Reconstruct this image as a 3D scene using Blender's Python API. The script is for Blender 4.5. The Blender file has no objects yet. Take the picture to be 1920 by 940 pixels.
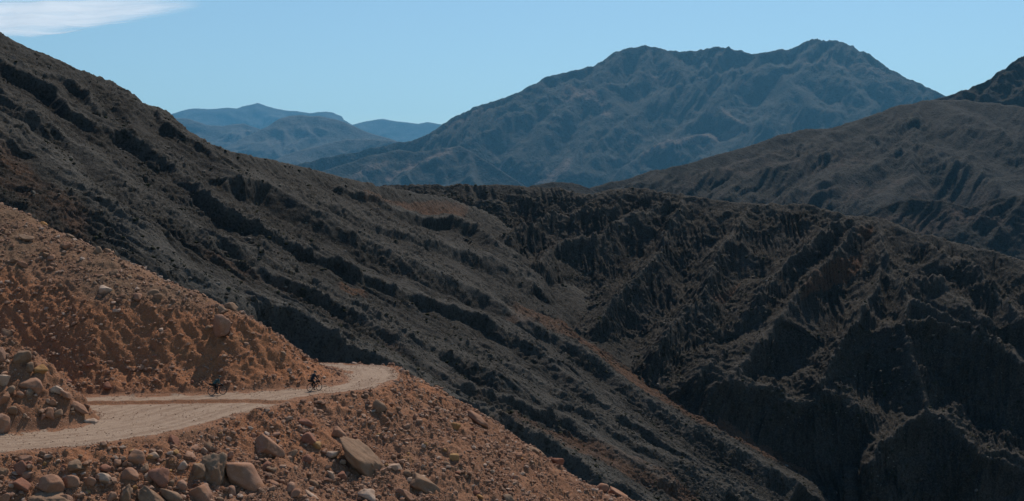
import bpy, bmesh, math, random
import numpy as np
from mathutils import Vector, Matrix

random.seed(7)
RNG = np.random.default_rng(7)
R = math.radians
SC = bpy.context.scene
COL = SC.collection

# ------------------------------------------------------------------ camera, light, exposure
F = 2400.0                  # focal length in photo pixels (photo 1920 x 940), eye level at row 430
CX, HZ = 960.0, 430.0
cam_data = bpy.data.cameras.new("camera")
cam_data.sensor_fit = 'HORIZONTAL'
cam_data.sensor_width = 36.0
cam_data.lens = F * 36.0 / 1920.0
cam_data.shift_y = -40.0 / 1920.0
cam_data.clip_start = 0.5
cam_data.clip_end = 120000.0
cam = bpy.data.objects.new("camera", cam_data)
cam.location = (0, 0, 0)
cam.rotation_euler = (R(90), 0, 0)
COL.objects.link(cam)
SC.camera = cam

SUN_EL, SUN_AZ = 53.0, 18.0         # height above horizon, degrees to the right of straight ahead
sun_data = bpy.data.lights.new("sun", 'SUN')
sun_data.energy = 4.4
sun_data.angle = R(0.5)
sun_data.color = (1.0, 0.89, 0.75)
sun = bpy.data.objects.new("sun", sun_data)
sdir = Vector((math.sin(R(SUN_AZ)) * math.cos(R(SUN_EL)), math.cos(R(SUN_AZ)) * math.cos(R(SUN_EL)), math.sin(R(SUN_EL))))
sun.rotation_euler = sdir.to_track_quat('Z', 'Y').to_euler()
COL.objects.link(sun)

world = bpy.data.worlds.new("World")
SC.world = world
world.use_nodes = True
wn = world.node_tree
wn.nodes.clear()
sky = wn.nodes.new('ShaderNodeTexSky')
sky.sky_type = 'NISHITA'
sky.sun_disc = False
sky.sun_elevation = R(SUN_EL)
sky.sun_rotation = R(SUN_AZ)
sky.altitude = 0
sky.air_density = 1.0
sky.dust_density = 0.25
sky.ozone_density = 3.4
bg = wn.nodes.new('ShaderNodeBackground')
bg.inputs['Strength'].default_value = 0.110
wo = wn.nodes.new('ShaderNodeOutputWorld')
tint = wn.nodes.new('ShaderNodeMix')          # the photograph's sky leans to teal
tint.data_type = 'RGBA'; tint.blend_type = 'MULTIPLY'; tint.inputs[0].default_value = 1.0
tint.inputs[7].default_value = (0.92, 1.0, 0.94, 1)
wn.links.new(sky.outputs[0], tint.inputs[6])
wn.links.new(tint.outputs[2], bg.inputs[0])
wn.links.new(bg.outputs[0], wo.inputs[0])

SC.view_settings.view_transform = 'Standard'
SC.view_settings.look = 'None'
SC.view_settings.gamma = 1.0
SC.view_settings.exposure = 0.0
SC.view_settings.use_curve_mapping = False
SC.render.engine = 'CYCLES'
SC.cycles.use_denoising = True
SC.cycles.max_bounces = 4
SC.cycles.diffuse_bounces = 2
SC.cycles.glossy_bounces = 1
SC.cycles.transparent_max_bounces = 8
SC.cycles.volume_bounces = 0
SC.cycles.sample_clamp_indirect = 4.0

HAZE_DENSITY = 1.7e-5
HAZE_COLOR = (0.18, 0.58, 0.98)

# ------------------------------------------------------------------ numeric helpers
_g = RNG.normal(size=(256, 3)); _g /= np.linalg.norm(_g, axis=1)[:, None]
GRAD = _g.astype(np.float32)
JIT = RNG.random((4096, 3)).astype(np.float32)


def _hash(ix, iy, iz, seed):
    h = (ix * np.uint32(0x9E3779B1)) ^ (iy * np.uint32(0x85EBCA77)) ^ (iz * np.uint32(0xC2B2AE3D)) ^ np.uint32((seed * 0x27D4EB2F) & 0xFFFFFFFF)
    h ^= h >> np.uint32(15)
    h *= np.uint32(0x2C1B3C6D)
    h ^= h >> np.uint32(12)
    h *= np.uint32(0x297A2D39)
    h ^= h >> np.uint32(15)
    return h


def _perlin_chunk(P, seed):
    fl = np.floor(P)
    f = (P - fl).astype(np.float32)
    i = fl.astype(np.int64).astype(np.uint32)
    u = f * f * f * (f * (f * 6 - 15) + 10)
    c = []
    for dz in (0, 1):
        for dy in (0, 1):
            for dx in (0, 1):
                g = GRAD[_hash(i[:, 0] + np.uint32(dx), i[:, 1] + np.uint32(dy), i[:, 2] + np.uint32(dz), seed) & np.uint32(255)]
                c.append(g[:, 0] * (f[:, 0] - dx) + g[:, 1] * (f[:, 1] - dy) + g[:, 2] * (f[:, 2] - dz))
    x0 = c[0] + u[:, 0] * (c[1] - c[0]); x1 = c[2] + u[:, 0] * (c[3] - c[2])
    x2 = c[4] + u[:, 0] * (c[5] - c[4]); x3 = c[6] + u[:, 0] * (c[7] - c[6])
    y0 = x0 + u[:, 1] * (x1 - x0); y1 = x2 + u[:, 1] * (x3 - x2)
    return (y0 + u[:, 2] * (y1 - y0)) * 1.5


def chunked(fn, P, *a):
    P = np.asarray(P)
    out = np.empty(len(P), np.float32)
    n = 60000
    for s in range(0, len(P), n):
        out[s:s + n] = fn(P[s:s + n], *a)
    return out


def perlin(P, seed=0):
    return chunked(_perlin_chunk, P, seed)


def fbm(P, octs, gain=0.5, lac=2.03, seed=0):
    P = np.asarray(P, np.float64).copy()
    a, t = 1.0, 0.0
    for k in range(octs):
        t = t + a * perlin(P, seed + k)
        P *= lac
        a *= gain
    return t


def ridged(P, octs, gain=0.5, lac=2.07, seed=0):
    P = np.asarray(P, np.float64).copy()
    a, t, w = 1.0, 0.0, 1.0
    for k in range(octs):
        n = 1.0 - np.abs(perlin(P, seed + k))
        n = n * n * w
        w = np.clip(n * 1.6, 0, 1)
        t = t + a * n
        P *= lac
        a *= gain
    return t


def _worley_chunk(P, seed, mode):
    fl = np.floor(P)
    f = (P - fl).astype(np.float32)
    i = fl.astype(np.int64).astype(np.uint32)
    d1 = np.full(len(P), 9, np.float32); d2 = d1.copy(); hid = np.zeros(len(P), np.float32)
    for dz in (-1, 0, 1):
        for dy in (-1, 0, 1):
            for dx in (-1, 0, 1):
                h = _hash(i[:, 0] + np.uint32(dx % (1 << 32)), i[:, 1] + np.uint32(dy % (1 << 32)), i[:, 2] + np.uint32(dz % (1 << 32)), seed)
                j = JIT[h & np.uint32(4095)]
                q = (j[:, 0] + dx - f[:, 0]) ** 2 + (j[:, 1] + dy - f[:, 1]) ** 2 + (j[:, 2] + dz - f[:, 2]) ** 2
                near = q < d1
                d2 = np.where(near, d1, np.minimum(d2, q))
                hid = np.where(near, (h >> np.uint32(16)).astype(np.float32) / 65536.0, hid)
                d1 = np.minimum(d1, q)
    if mode == 'f1': return np.sqrt(d1)
    if mode == 'edge': return np.sqrt(d2) - np.sqrt(d1)
    if mode == 'dome': return np.clip(1 - d1 * 2.2, 0, 1) * hid
    return hid


def worley(P, seed=0, mode='f1'):
    return chunked(_worley_chunk, P, seed, mode)


def smooth(x, a, b):
    t = np.clip((x - a) / (b - a), 0, 1)
    return t * t * (3 - 2 * t)


def unproj(px, py, D):
    px = np.asarray(px, float); py = np.asarray(py, float)
    return np.stack([(px - CX) / F * D, D + 0 * px, (HZ - py) / F * D], -1)


def on_level(px, py, z):
    """ground point seen at photo pixel (px, py) on the level z"""
    D = z * F / (HZ - py)
    return ((px - CX) / F * D, D)


def polyline_dist(X, Y, pts):
    """distance to a polyline and the side of it (+1: to the right of its direction when y points down)"""
    best = np.full(X.shape, 1e18); side = np.zeros(X.shape)
    for (x0, y0), (x1, y1) in zip(pts[:-1], pts[1:]):
        dx, dy = x1 - x0, y1 - y0
        L = dx * dx + dy * dy + 1e-12
        t = np.clip(((X - x0) * dx + (Y - y0) * dy) / L, 0, 1)
        ex, ey = X - x0 - t * dx, Y - y0 - t * dy
        d = ex * ex + ey * ey
        s = dx * (Y - y0) - dy * (X - x0)
        m = d < best
        best = np.where(m, d, best); side = np.where(m, s, side)
    return np.sqrt(best), np.sign(side)


def inside(X, Y, poly):
    r = np.zeros(X.shape, bool)
    n = len(poly)
    for k in range(n):
        x0, y0 = poly[k]; x1, y1 = poly[(k + 1) % n]
        if y0 == y1: continue
        c = ((y0 > Y) != (y1 > Y)) & (X < (x1 - x0) * (Y - y0) / (y1 - y0) + x0)
        r ^= c
    return r


# ------------------------------------------------------------------ mesh helpers
def mesh_from(name, verts, faces, smooth_shade=True, attrs=None):
    me = bpy.data.meshes.new(name)
    verts = np.asarray(verts, np.float32)
    faces = np.asarray(faces, np.int32)
    k = faces.shape[1]
    me.vertices.add(len(verts)); me.vertices.foreach_set('co', verts.ravel())
    me.loops.add(faces.size); me.loops.foreach_set('vertex_index', faces.ravel())
    me.polygons.add(len(faces))
    me.polygons.foreach_set('loop_start', np.arange(0, faces.size, k, dtype=np.int32))
    me.polygons.foreach_set('use_smooth', np.full(len(faces), smooth_shade, bool))
    for an, av in (attrs or {}).items():
        a = me.attributes.new(an, 'FLOAT', 'POINT')
        a.data.foreach_set('value', np.asarray(av, np.float32).ravel())
    me.update(calc_edges=True)
    return me


def link(name, me, mat=None, parent=None):
    o = bpy.data.objects.new(name, me)
    if mat is not None and len(me.materials) == 0: me.materials.append(mat)
    COL.objects.link(o)
    if parent: o.parent = parent
    return o


def tag(o, label=None, cat=None, group=None, kind=None):
    if label: o['label'] = label
    if cat: o['category'] = cat
    if group: o['group'] = group
    if kind: o['kind'] = kind
    return o


def grid_faces(nr, nc):
    a = np.arange(nr * nc).reshape(nr, nc)
    return np.stack([a[:-1, :-1], a[1:, :-1], a[1:, 1:], a[:-1, 1:]], -1).reshape(-1, 4)


# ------------------------------------------------------------------ materials
class NT:
    def __init__(self, name):
        self.m = bpy.data.materials.new(name)
        self.m.use_nodes = True
        self.t = self.m.node_tree
        self.t.nodes.clear()

    def n(self, typ, ins=None, **props):
        nd = self.t.nodes.new(typ)
        for k, v in props.items(): setattr(nd, k, v)
        for k, v in (ins or {}).items():
            if isinstance(v, bpy.types.NodeSocket): self.t.links.new(v, nd.inputs[k])
            else: nd.inputs[k].default_value = v
        return nd

    def math(self, op, a, b=0.0, clamp=False):
        return self.n('ShaderNodeMath', {0: a, 1: b}, operation=op, use_clamp=clamp).outputs[0]

    def mix(self, fac, a, b, blend='MIX'):
        nd = self.t.nodes.new('ShaderNodeMix')
        nd.data_type = 'RGBA'; nd.blend_type = blend
        for idx, v in ((0, fac), (6, a), (7, b)):
            if isinstance(v, bpy.types.NodeSocket): self.t.links.new(v, nd.inputs[idx])
            elif idx == 0: nd.inputs[0].default_value = v
            else: nd.inputs[idx].default_value = (*v, 1) if len(v) == 3 else v
        return nd.outputs[2]

    def ramp(self, fac, a, b):
        nd = self.n('ShaderNodeMapRange', {0: fac, 1: a, 2: b}, interpolation_type='SMOOTHSTEP')
        return nd.outputs[0]

    def noise(self, vec, scale, detail=4, rough=0.55, out=0, dist=0.0):
        return self.n('ShaderNodeTexNoise', {'Vector': vec, 'Scale': scale, 'Detail': detail, 'Roughness': rough, 'Distortion': dist}).outputs[out]

    def voro(self, vec, scale, feature='F1', out=0, rnd=1.0):
        return self.n('ShaderNodeTexVoronoi', {'Vector': vec, 'Scale': scale, 'Randomness': rnd}, feature=feature).outputs[out]

    def attr(self, name):
        return self.n('ShaderNodeAttribute', attribute_name=name).outputs['Fac']

    def out(self, color, rough=0.9, bump=None, strength=1.0, dist=0.1, spec=0.15):
        ins = {'Base Color': color if isinstance(color, bpy.types.NodeSocket) else (*color, 1), 'Roughness': rough, 'Specular IOR Level': spec}
        p = self.n('ShaderNodeBsdfPrincipled', ins)
        if bump is not None:
            b = self.n('ShaderNodeBump', {'Height': bump, 'Strength': strength, 'Distance': dist})
            self.t.links.new(b.outputs[0], p.inputs['Normal'])
        o = self.n('ShaderNodeOutputMaterial')
        self.t.links.new(p.outputs[0], o.inputs[0])
        return self.m


def mat_soil():
    t = NT("red_soil")
    P = t.n('ShaderNodeTexCoord').outputs['Object']
    road, red, grey = t.attr('road'), t.attr('red'), t.attr('grey')
    big = t.noise(P, 0.22, 5)
    mid = t.noise(P, 1.6, 6, 0.65)
    fine = t.noise(P, 9.0, 5, 0.7)
    c = t.mix(t.ramp(big, 0.32, 0.68), (0.225, 0.108, 0.062), (0.285, 0.150, 0.091))
    c = t.mix(t.math('MULTIPLY', red, 0.85), c, t.mix(mid, (0.29, 0.115, 0.054), (0.38, 0.168, 0.080)))
    c = t.mix(t.math('MULTIPLY', grey, 0.9), c, t.mix(mid, (0.125, 0.080, 0.051), (0.205, 0.136, 0.088)))
    c = t.mix(t.math('MULTIPLY', t.ramp(t.noise(P, 0.5, 4), 0.58, 0.72), 0.4), c, (0.33, 0.185, 0.085))
    # pale and dark grit
    pv = t.voro(P, 7.0)
    pc = t.voro(P, 7.0, out=1)
    peb = t.math('MULTIPLY', t.ramp(pv, 0.34, 0.22), t.ramp(t.n('ShaderNodeSeparateColor', {0: pc}).outputs[0], 0.66, 0.80))
    notroad = t.math('SUBTRACT', 1.0, t.math('MULTIPLY', road, 0.75))
    c = t.mix(t.math('MULTIPLY', t.math('MULTIPLY', peb, 0.75), notroad), c, (0.40, 0.29, 0.235))
    # road dust with worn tracks
    rn = t.noise(P, 0.9, 5, 0.6)
    rc = t.mix(rn, (0.285, 0.205, 0.150), (0.42, 0.325, 0.25))
    rc = t.mix(t.math('MULTIPLY', t.ramp(t.math('ADD', t.attr('track'), t.math('MULTIPLY', t.math('SUBTRACT', mid, 0.5), 1.5)), 0.30, 0.85), 0.55), rc, (0.215, 0.145, 0.105))
    rc = t.mix(t.math('MULTIPLY', t.ramp(fine, 0.52, 0.66), 0.75), rc, (0.165, 0.115, 0.085))
    rfac = t.ramp(t.math('ADD', road, t.math('MULTIPLY', t.math('SUBTRACT', mid, 0.5), 0.9)), 0.30, 0.72)
    c = t.mix(rfac, c, rc)
    c = t.mix(t.math('MULTIPLY', t.ramp(fine, 0.62, 0.42), 0.45), c, (0.09, 0.05, 0.035))
    h = t.math('ADD', t.math('MULTIPLY', mid, 0.5), t.math('MULTIPLY', fine, 0.5))
    h = t.math('ADD', h, t.math('MULTIPLY', t.ramp(pv, 0.5, 0.1), t.math('MULTIPLY', notroad, 0.35)))
    return t.out(c, 0.95, h, 0.75, 0.16, 0.08)


def mat_boulder(name, c0, c1, c2, rust=(0.27, 0.13, 0.07)):
    t = NT(name)
    P = t.n('ShaderNodeTexCoord').outputs['Object']
    oi = t.n('ShaderNodeObjectInfo').outputs['Random']
    Pv = t.n('ShaderNodeVectorMath', {0: P, 1: t.n('ShaderNodeCombineXYZ', {0: t.math('MULTIPLY', oi, 40.0), 1: t.math('MULTIPLY', oi, 17.0)}).outputs[0]}, operation='ADD').outputs[0]
    a = t.noise(Pv, 1.3, 5, 0.6)
    b = t.noise(Pv, 7.0, 6, 0.7)
    c = t.mix(t.ramp(a, 0.3, 0.7), c0, c1)
    c = t.mix(t.math('MULTIPLY', t.ramp(b, 0.55, 0.75), 0.7), c, c2)
    c = t.mix(t.math('MULTIPLY', t.ramp(t.noise(Pv, 0.9, 3), 0.5, 0.68), 0.65), c, rust)
    c = t.mix(t.math('MULTIPLY', oi, 0.35), c, rust)
    c = t.mix(t.math('MULTIPLY', t.ramp(t.noise(Pv, 16.0, 4, 0.7), 0.52, 0.66), 0.55), c, [q * 0.42 for q in c0])
    h = t.math('ADD', t.math('MULTIPLY', a, 0.5), t.math('MULTIPLY', b, 0.5))
    return t.out(c, 0.92, h, 0.6, 0.10, 0.12)


def mat_crag(name, rock_a, rock_b, soil_c, veg_c, sc=1.0, bump=1.0, dist=1.2, tint_c=(0.140, 0.132, 0.120)):
    t = NT(name)
    P = t.n('ShaderNodeTexCoord').outputs['Object']
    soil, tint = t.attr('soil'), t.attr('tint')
    st = t.n('ShaderNodeMapping', {'Vector': P, 'Scale': (1.0, 1.0, 0.45)}).outputs[0]
    big = t.noise(P, 0.012 * sc, 5)
    mid = t.noise(st, 0.09 * sc, 7, 0.68, dist=0.4)
    fine = t.noise(st, 0.45 * sc, 5, 0.75)
    v = t.voro(t.n('ShaderNodeVectorMath', {0: P, 1: t.noise(P, 0.3 * sc, 3, out=1)}, operation='ADD').outputs[0], 0.35 * sc)
    c = t.mix(t.ramp(mid, 0.34, 0.66), rock_a, rock_b)
    c = t.mix(t.math('MULTIPLY', t.ramp(big, 0.45, 0.62), 0.35), c, t.mix(fine, veg_c, rock_b))
    s = t.ramp(t.math('ADD', soil, t.math('MULTIPLY', t.math('SUBTRACT', mid, 0.5), 1.1)), 0.35, 0.75)
    c = t.mix(s, c, t.mix(fine, soil_c, [q * 0.55 for q in soil_c]))
    c = t.mix(t.math('MULTIPLY', tint, 0.8), c, t.mix(fine, [x * 0.9 for x in rock_b], tint_c))  # crest highlights are painted into the colour here, along with grey rock
    # scattered low scrub: dark spots
    spots = t.math('MULTIPLY', t.ramp(v, 0.42, 0.25), t.ramp(t.noise(P, 0.05 * sc, 3), 0.42, 0.58))
    c = t.mix(t.math('MULTIPLY', spots, 0.75), c, veg_c)
    grain = t.noise(P, 1.5 * sc, 4, 0.8)
    c = t.mix(t.math('MULTIPLY', t.ramp(grain, 0.46, 0.64), 0.65), c, t.mix(fine, rock_b, [x * 1.9 for x in rock_b]))
    c = t.mix(t.math('MULTIPLY', t.ramp(grain, 0.52, 0.36), 0.8), c, veg_c)
    fine = t.math('ADD', fine, t.math('MULTIPLY', grain, 0.45))
    h = t.math('ADD', t.math('MULTIPLY', mid, 0.6), t.math('ADD', t.math('MULTIPLY', fine, 0.55), t.math('MULTIPLY', t.ramp(v, 0.6, 0.0), 0.3)))
    return t.out(c, 0.95, h, bump, dist, 0.05)


def mat_plain(name, col, rough=0.6, vary=0.25, spec=0.3, scale=14.0):
    t = NT(name)
    P = t.n('ShaderNodeTexCoord').outputs['Object']
    n = t.noise(P, scale, 3)
    c = t.mix(n, [x * (1 - vary) for x in col], [min(1, x * (1 + vary)) for x in col])
    return t.out(c, rough, n, 0.15, 0.01, spec)


M_SOIL = mat_soil()
M_CRAG_L = mat_crag("left_slope_rock", (0.017, 0.0155, 0.0145), (0.043, 0.040, 0.0375), (0.120, 0.062, 0.038), (0.013, 0.012, 0.009))
M_CRAG_R = mat_crag("bowl_rock", (0.021, 0.0185, 0.017), (0.052, 0.047, 0.043), (0.115, 0.060, 0.038), (0.016, 0.015, 0.011))
M_HILL = mat_crag("hill_scrub", (0.015, 0.0155, 0.0155), (0.040, 0.037, 0.035), (0.075, 0.055, 0.048), (0.011, 0.013, 0.010), 0.4, 1.0, 3.0)
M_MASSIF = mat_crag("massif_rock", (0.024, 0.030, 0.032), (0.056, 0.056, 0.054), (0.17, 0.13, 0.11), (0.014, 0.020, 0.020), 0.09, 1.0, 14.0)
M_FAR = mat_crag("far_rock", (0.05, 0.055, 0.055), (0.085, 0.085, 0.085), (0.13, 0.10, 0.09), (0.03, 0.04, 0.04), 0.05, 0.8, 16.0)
M_FLOOR = mat_plain("valley_soil", (0.10, 0.075, 0.055), 0.95, 0.4, 0.05, 0.02)

# ------------------------------------------------------------------ haze: one closed box of thin air
def build_haze():
    x, y0, y1, z0, z1 = 24000.0, -600.0, 39500.0, -331.0, 3640.0
    v = [(-x, y0, z0), (x, y0, z0), (x, y1, z0), (-x, y1, z0), (-x, y0, z1), (x, y0, z1), (x, y1, z1), (-x, y1, z1)]
    f = [(0, 3, 2, 1), (4, 5, 6, 7), (0, 1, 5, 4), (1, 2, 6, 5), (2, 3, 7, 6), (3, 0, 4, 7)]
    m = bpy.data.materials.new("haze_air"); m.use_nodes = True
    nt = m.node_tree; nt.nodes.clear()
    pv = nt.nodes.new('ShaderNodeVolumePrincipled')
    pv.inputs['Color'].default_value = (*HAZE_COLOR, 1)
    pv.inputs['Density'].default_value = HAZE_DENSITY
    pv.inputs['Density Attribute'].default_value = ""
    pv.inputs['Anisotropy'].default_value = 0.35
    o = nt.nodes.new('ShaderNodeOutputMaterial')
    nt.links.new(pv.outputs[0], o.inputs['Volume'])
    m.cycles.homogeneous_volume = True
    ob = link("haze", mesh_from("haze", v, f, False), m)
    tag(ob, "thin blue haze filling the air between the mountains", "haze", kind='stuff')


build_haze()

# ------------------------------------------------------------------ valley floor
def build_floor():
    n = 90
    xs = np.linspace(-23900, 23900, n); ys = np.linspace(-500, 39400, n)
    X, Y = np.meshgrid(xs, ys)
    Z = -327.0 + 2.5 * fbm(np.stack([X.ravel() / 900, Y.ravel() / 900, 0 * X.ravel()], -1), 4).reshape(X.shape)
    v = np.stack([X, Y, np.maximum(Z, -329.5)], -1).reshape(-1, 3)
    tag(link("ground", mesh_from("ground", v, grid_faces(n, n)), M_FLOOR), "bare valley floor far below the slopes", "ground", kind='structure')


build_floor()


# ------------------------------------------------------------------ mountains
def interp_line(pts):
    xs = [p[0] for p in pts]; ys = [p[1] for p in pts]
    return lambda x: np.interp(x, xs, ys)


SHEETS = {}


def build_sheet(name, mat, label, ridge, bottom, invD, px0, px1, step, crests, cap, noise_fn, soil_fn=None, tint_fn=None, back=(40, 0.7), skirt=True, rstep=None, ridge_fade=10.0, kind='structure', cat='mountain', top_quiet=0.35, wob_px=7.0, crest_r=2.0):
    """One mountain flank as a real 3-D surface: ridge line, flank, ribs carved between crests, and a back side."""
    nc = int((px1 - px0) / step) + 1
    cols = np.linspace(px0, px1, nc)
    top = interp_line(ridge)(cols)
    bot = bottom(cols)
    nr = int(np.max(bot - top) / (rstep or step)) + 1
    tt = np.linspace(0, 1, nr)[:, None]
    PY = top[None, :] + (bot - top)[None, :] * tt
    PX = np.repeat(cols[None, :], nr, 0)
    D = 1.0 / invD(PX, PY)
    P = unproj(PX, PY, D)
    # smooth outward normal of the uncarved flank
    du = np.gradient(P, axis=1); dv = np.gradient(P, axis=0)
    N = np.cross(dv, du)
    N /= np.linalg.norm(N, axis=-1, keepdims=True) + 1e-9
    N = np.where((N[..., 1:2] > 0), -N, N)
    # carve between the crests (worked out on a coarser grid)
    q = 2
    cx, cy = PX[::q, ::q], PY[::q, ::q]
    wob = (fbm(np.stack([cx.ravel() / 46, cy.ravel() / 46, 0 * cx.ravel()], -1), 3, seed=91).reshape(cx.shape)) * wob_px
    wob2 = (fbm(np.stack([cx.ravel() / 46, cy.ravel() / 46, 0 * cx.ravel() + 7], -1), 3, seed=95).reshape(cx.shape)) * wob_px
    carve = np.full(cx.shape, 1e6)
    for pts, kr, kl in crests:
        d, s = polyline_dist(cx + wob, cy + wob2, pts)
        mod = 0.75 + 0.55 * smooth(fbm(np.stack([cx.ravel() / 190, cy.ravel() / 190, 0 * cx.ravel() + pts[0][0] * 0.37], -1), 3, seed=97).reshape(cx.shape), -0.38, 0.42)
        carve = np.minimum(carve, np.where(s > 0, kr, kl) * d * mod )
    if len(crests) == 0: carve[:] = 0
    # nothing is carved at the skyline itself
    dtop = (cy - interp_line(ridge)(cx))
    carve = np.minimum(carve, ridge_fade / 10.0 * np.maximum(dtop, 0))
    rr = np.arange(nr) / q; rc = np.arange(nc) / q
    r0 = np.clip(rr.astype(int), 0, carve.shape[0] - 2); c0 = np.clip(rc.astype(int), 0, carve.shape[1] - 2)
    fr = np.clip(rr - r0, 0, 1)[:, None]; fc = np.clip(rc - c0, 0, 1)[None, :]
    A = carve[r0][:, c0]; B = carve[r0][:, c0 + 1]; C_ = carve[r0 + 1][:, c0]; E = carve[r0 + 1][:, c0 + 1]
    cf = (A * (1 - fc) + B * fc) * (1 - fr) + (C_ * (1 - fc) + E * fc) * fr
    cf = np.sqrt(cf * cf + crest_r ** 2) - crest_r
    cm = cf * D / F                                   # metres
    cm = cap * (1 - np.exp(-cm / cap))
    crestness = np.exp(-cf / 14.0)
    disp, rockiness = noise_fn(P.reshape(-1, 3), cm.ravel(), PX.ravel(), PY.ravel())
    disp = disp.reshape(PX.shape) * (top_quiet + (1 - top_quiet) * smooth(PY - top[None, :], 0, 26)) - cm
    P = P + N * disp[..., None]
    soil = soil_fn(PX, PY, cm) if soil_fn else 0 * PX
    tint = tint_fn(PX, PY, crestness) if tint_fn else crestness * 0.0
    # back side
    nb, slope = 10, back[1]
    ss = (np.linspace(0, 1, nb + 1)[1:] ** 1.8) * back[0] * 4
    bk = []
    h = P[0].copy()
    hd = h[:, :2] / np.linalg.norm(h[:, :2], axis=1)[:, None]
    for s in ss[::-1]:
        q_ = h.copy()
        q_[:, :2] += hd * s
        q_[:, 2] -= slope * s
        q_[:, 2] += 0.12 * s * perlin(np.stack([q_[:, 0] / 60, q_[:, 1] / 60, 0 * q_[:, 0]], -1), 5)
        bk.append(q_)
    rows = bk + list(P)
    if skirt:
        e = P[-1].copy()
        e[:, :2] *= 0.93; e[:, 2] = np.minimum(e[:, 2] - 30, -331 + 12)
        rows.append(e)
    V = np.array(rows)
    pad = lambda a: np.concatenate([np.repeat(a[:1], nb, 0), a] + ([a[-1:]] if skirt else []), 0)
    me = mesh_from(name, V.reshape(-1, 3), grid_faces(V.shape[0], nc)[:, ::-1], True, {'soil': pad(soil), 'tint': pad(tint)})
    o = link(name, me, mat)
    tag(o, label, cat, kind=kind)
    o_pts = (P, soil, tint)
    SHEETS[name] = o_pts
    return o


def crag_noise(base, amp, fine_amp, blocks, block_amp, seed, stroke=None, gain=0.58, swarp=0.8):
    def fn(P, cm, px, py):
        w = np.stack([fbm(P / (base * 0.8), 3, seed=seed + 20), fbm(P / (base * 0.8) + 11.3, 3, seed=seed + 30), 0 * cm], -1) * base * 0.28
        Q = (P + w) * np.array([1.0, 1.0, 0.6])
        r = ridged(Q / base, 5, 0.5, seed=seed) - 1.0
        f = fbm(P / (base * 0.16), 5, gain, seed=seed + 40)
        b = worley((P + w * 0.4) * np.array([1, 1, 0.55]) / blocks, seed + 50, 'edge')
        rough = smooth(fbm(P / (base * 1.4), 2, seed=seed + 60), -0.25, 0.25)
        d = amp * r + fine_amp * f * (0.55 + 0.9 * rough) + np.minimum(b, 0.5) * 2 * block_amp * (0.25 + rough)
        d = d + 0.7 * amp * np.exp(-cm / (0.12 * base)) * rough * (ridged((P + 0.3 * w) / (base * 0.33), 4, 0.6, seed=seed + 90) - 1.0)
        if stroke:                                     # erosion rills running down the fall line
            ca, sa, across, along, a1 = stroke
            u = (px * ca + py * sa) / along; v = (py * ca - px * sa) / across
            v = v + swarp * fbm(P / (base * 0.7), 3, seed=seed + 70)
            z = 0 * u
            k = 0.35 + 1.1 * smooth(fbm(P / (base * 0.9), 2, seed=seed + 75), -0.3, 0.35)
            d = d + a1 * k * ((ridged(np.stack([u, v, z], -1), 3, 0.55, seed=seed + 80) - 0.9) + 0.45 * (ridged(np.stack([u * 2.2, v * 2.7, z + 3], -1), 3, 0.55, seed=seed + 85) - 0.9))
        return d, rough
    return fn


def line_soil(lines):
    """brown soil where the photo shows soil strips: list of (polyline, half width px, strength)"""
    def fn(PX, PY, cm):
        s = np.zeros(PX.shape)
        for pts, w, k in lines:
            ys = interp_line(pts)(PX)
            inx = smooth(PX, pts[0][0] - w, pts[0][0] + w) * (1 - smooth(PX, pts[-1][0] - w, pts[-1][0] + w))
            s = np.maximum(s, k * inx * (1 - smooth(np.abs(PY - ys), w * 0.4, w)))
        return s
    return fn


KS, KG = 4.0, 0.62    # steep side towards the lower left, gentle side towards the upper right
S = 0.5                # scale of the near mountain
def rib(*pts, ks=KS, kg=KG): return (list(pts), ks, kg)


# --- left slope
def invD_left(px, py):
    return (-0.527 * (px - CX) / F + 0.15 - 0.839 * (HZ - py) / F) / (186.0 * S)


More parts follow.
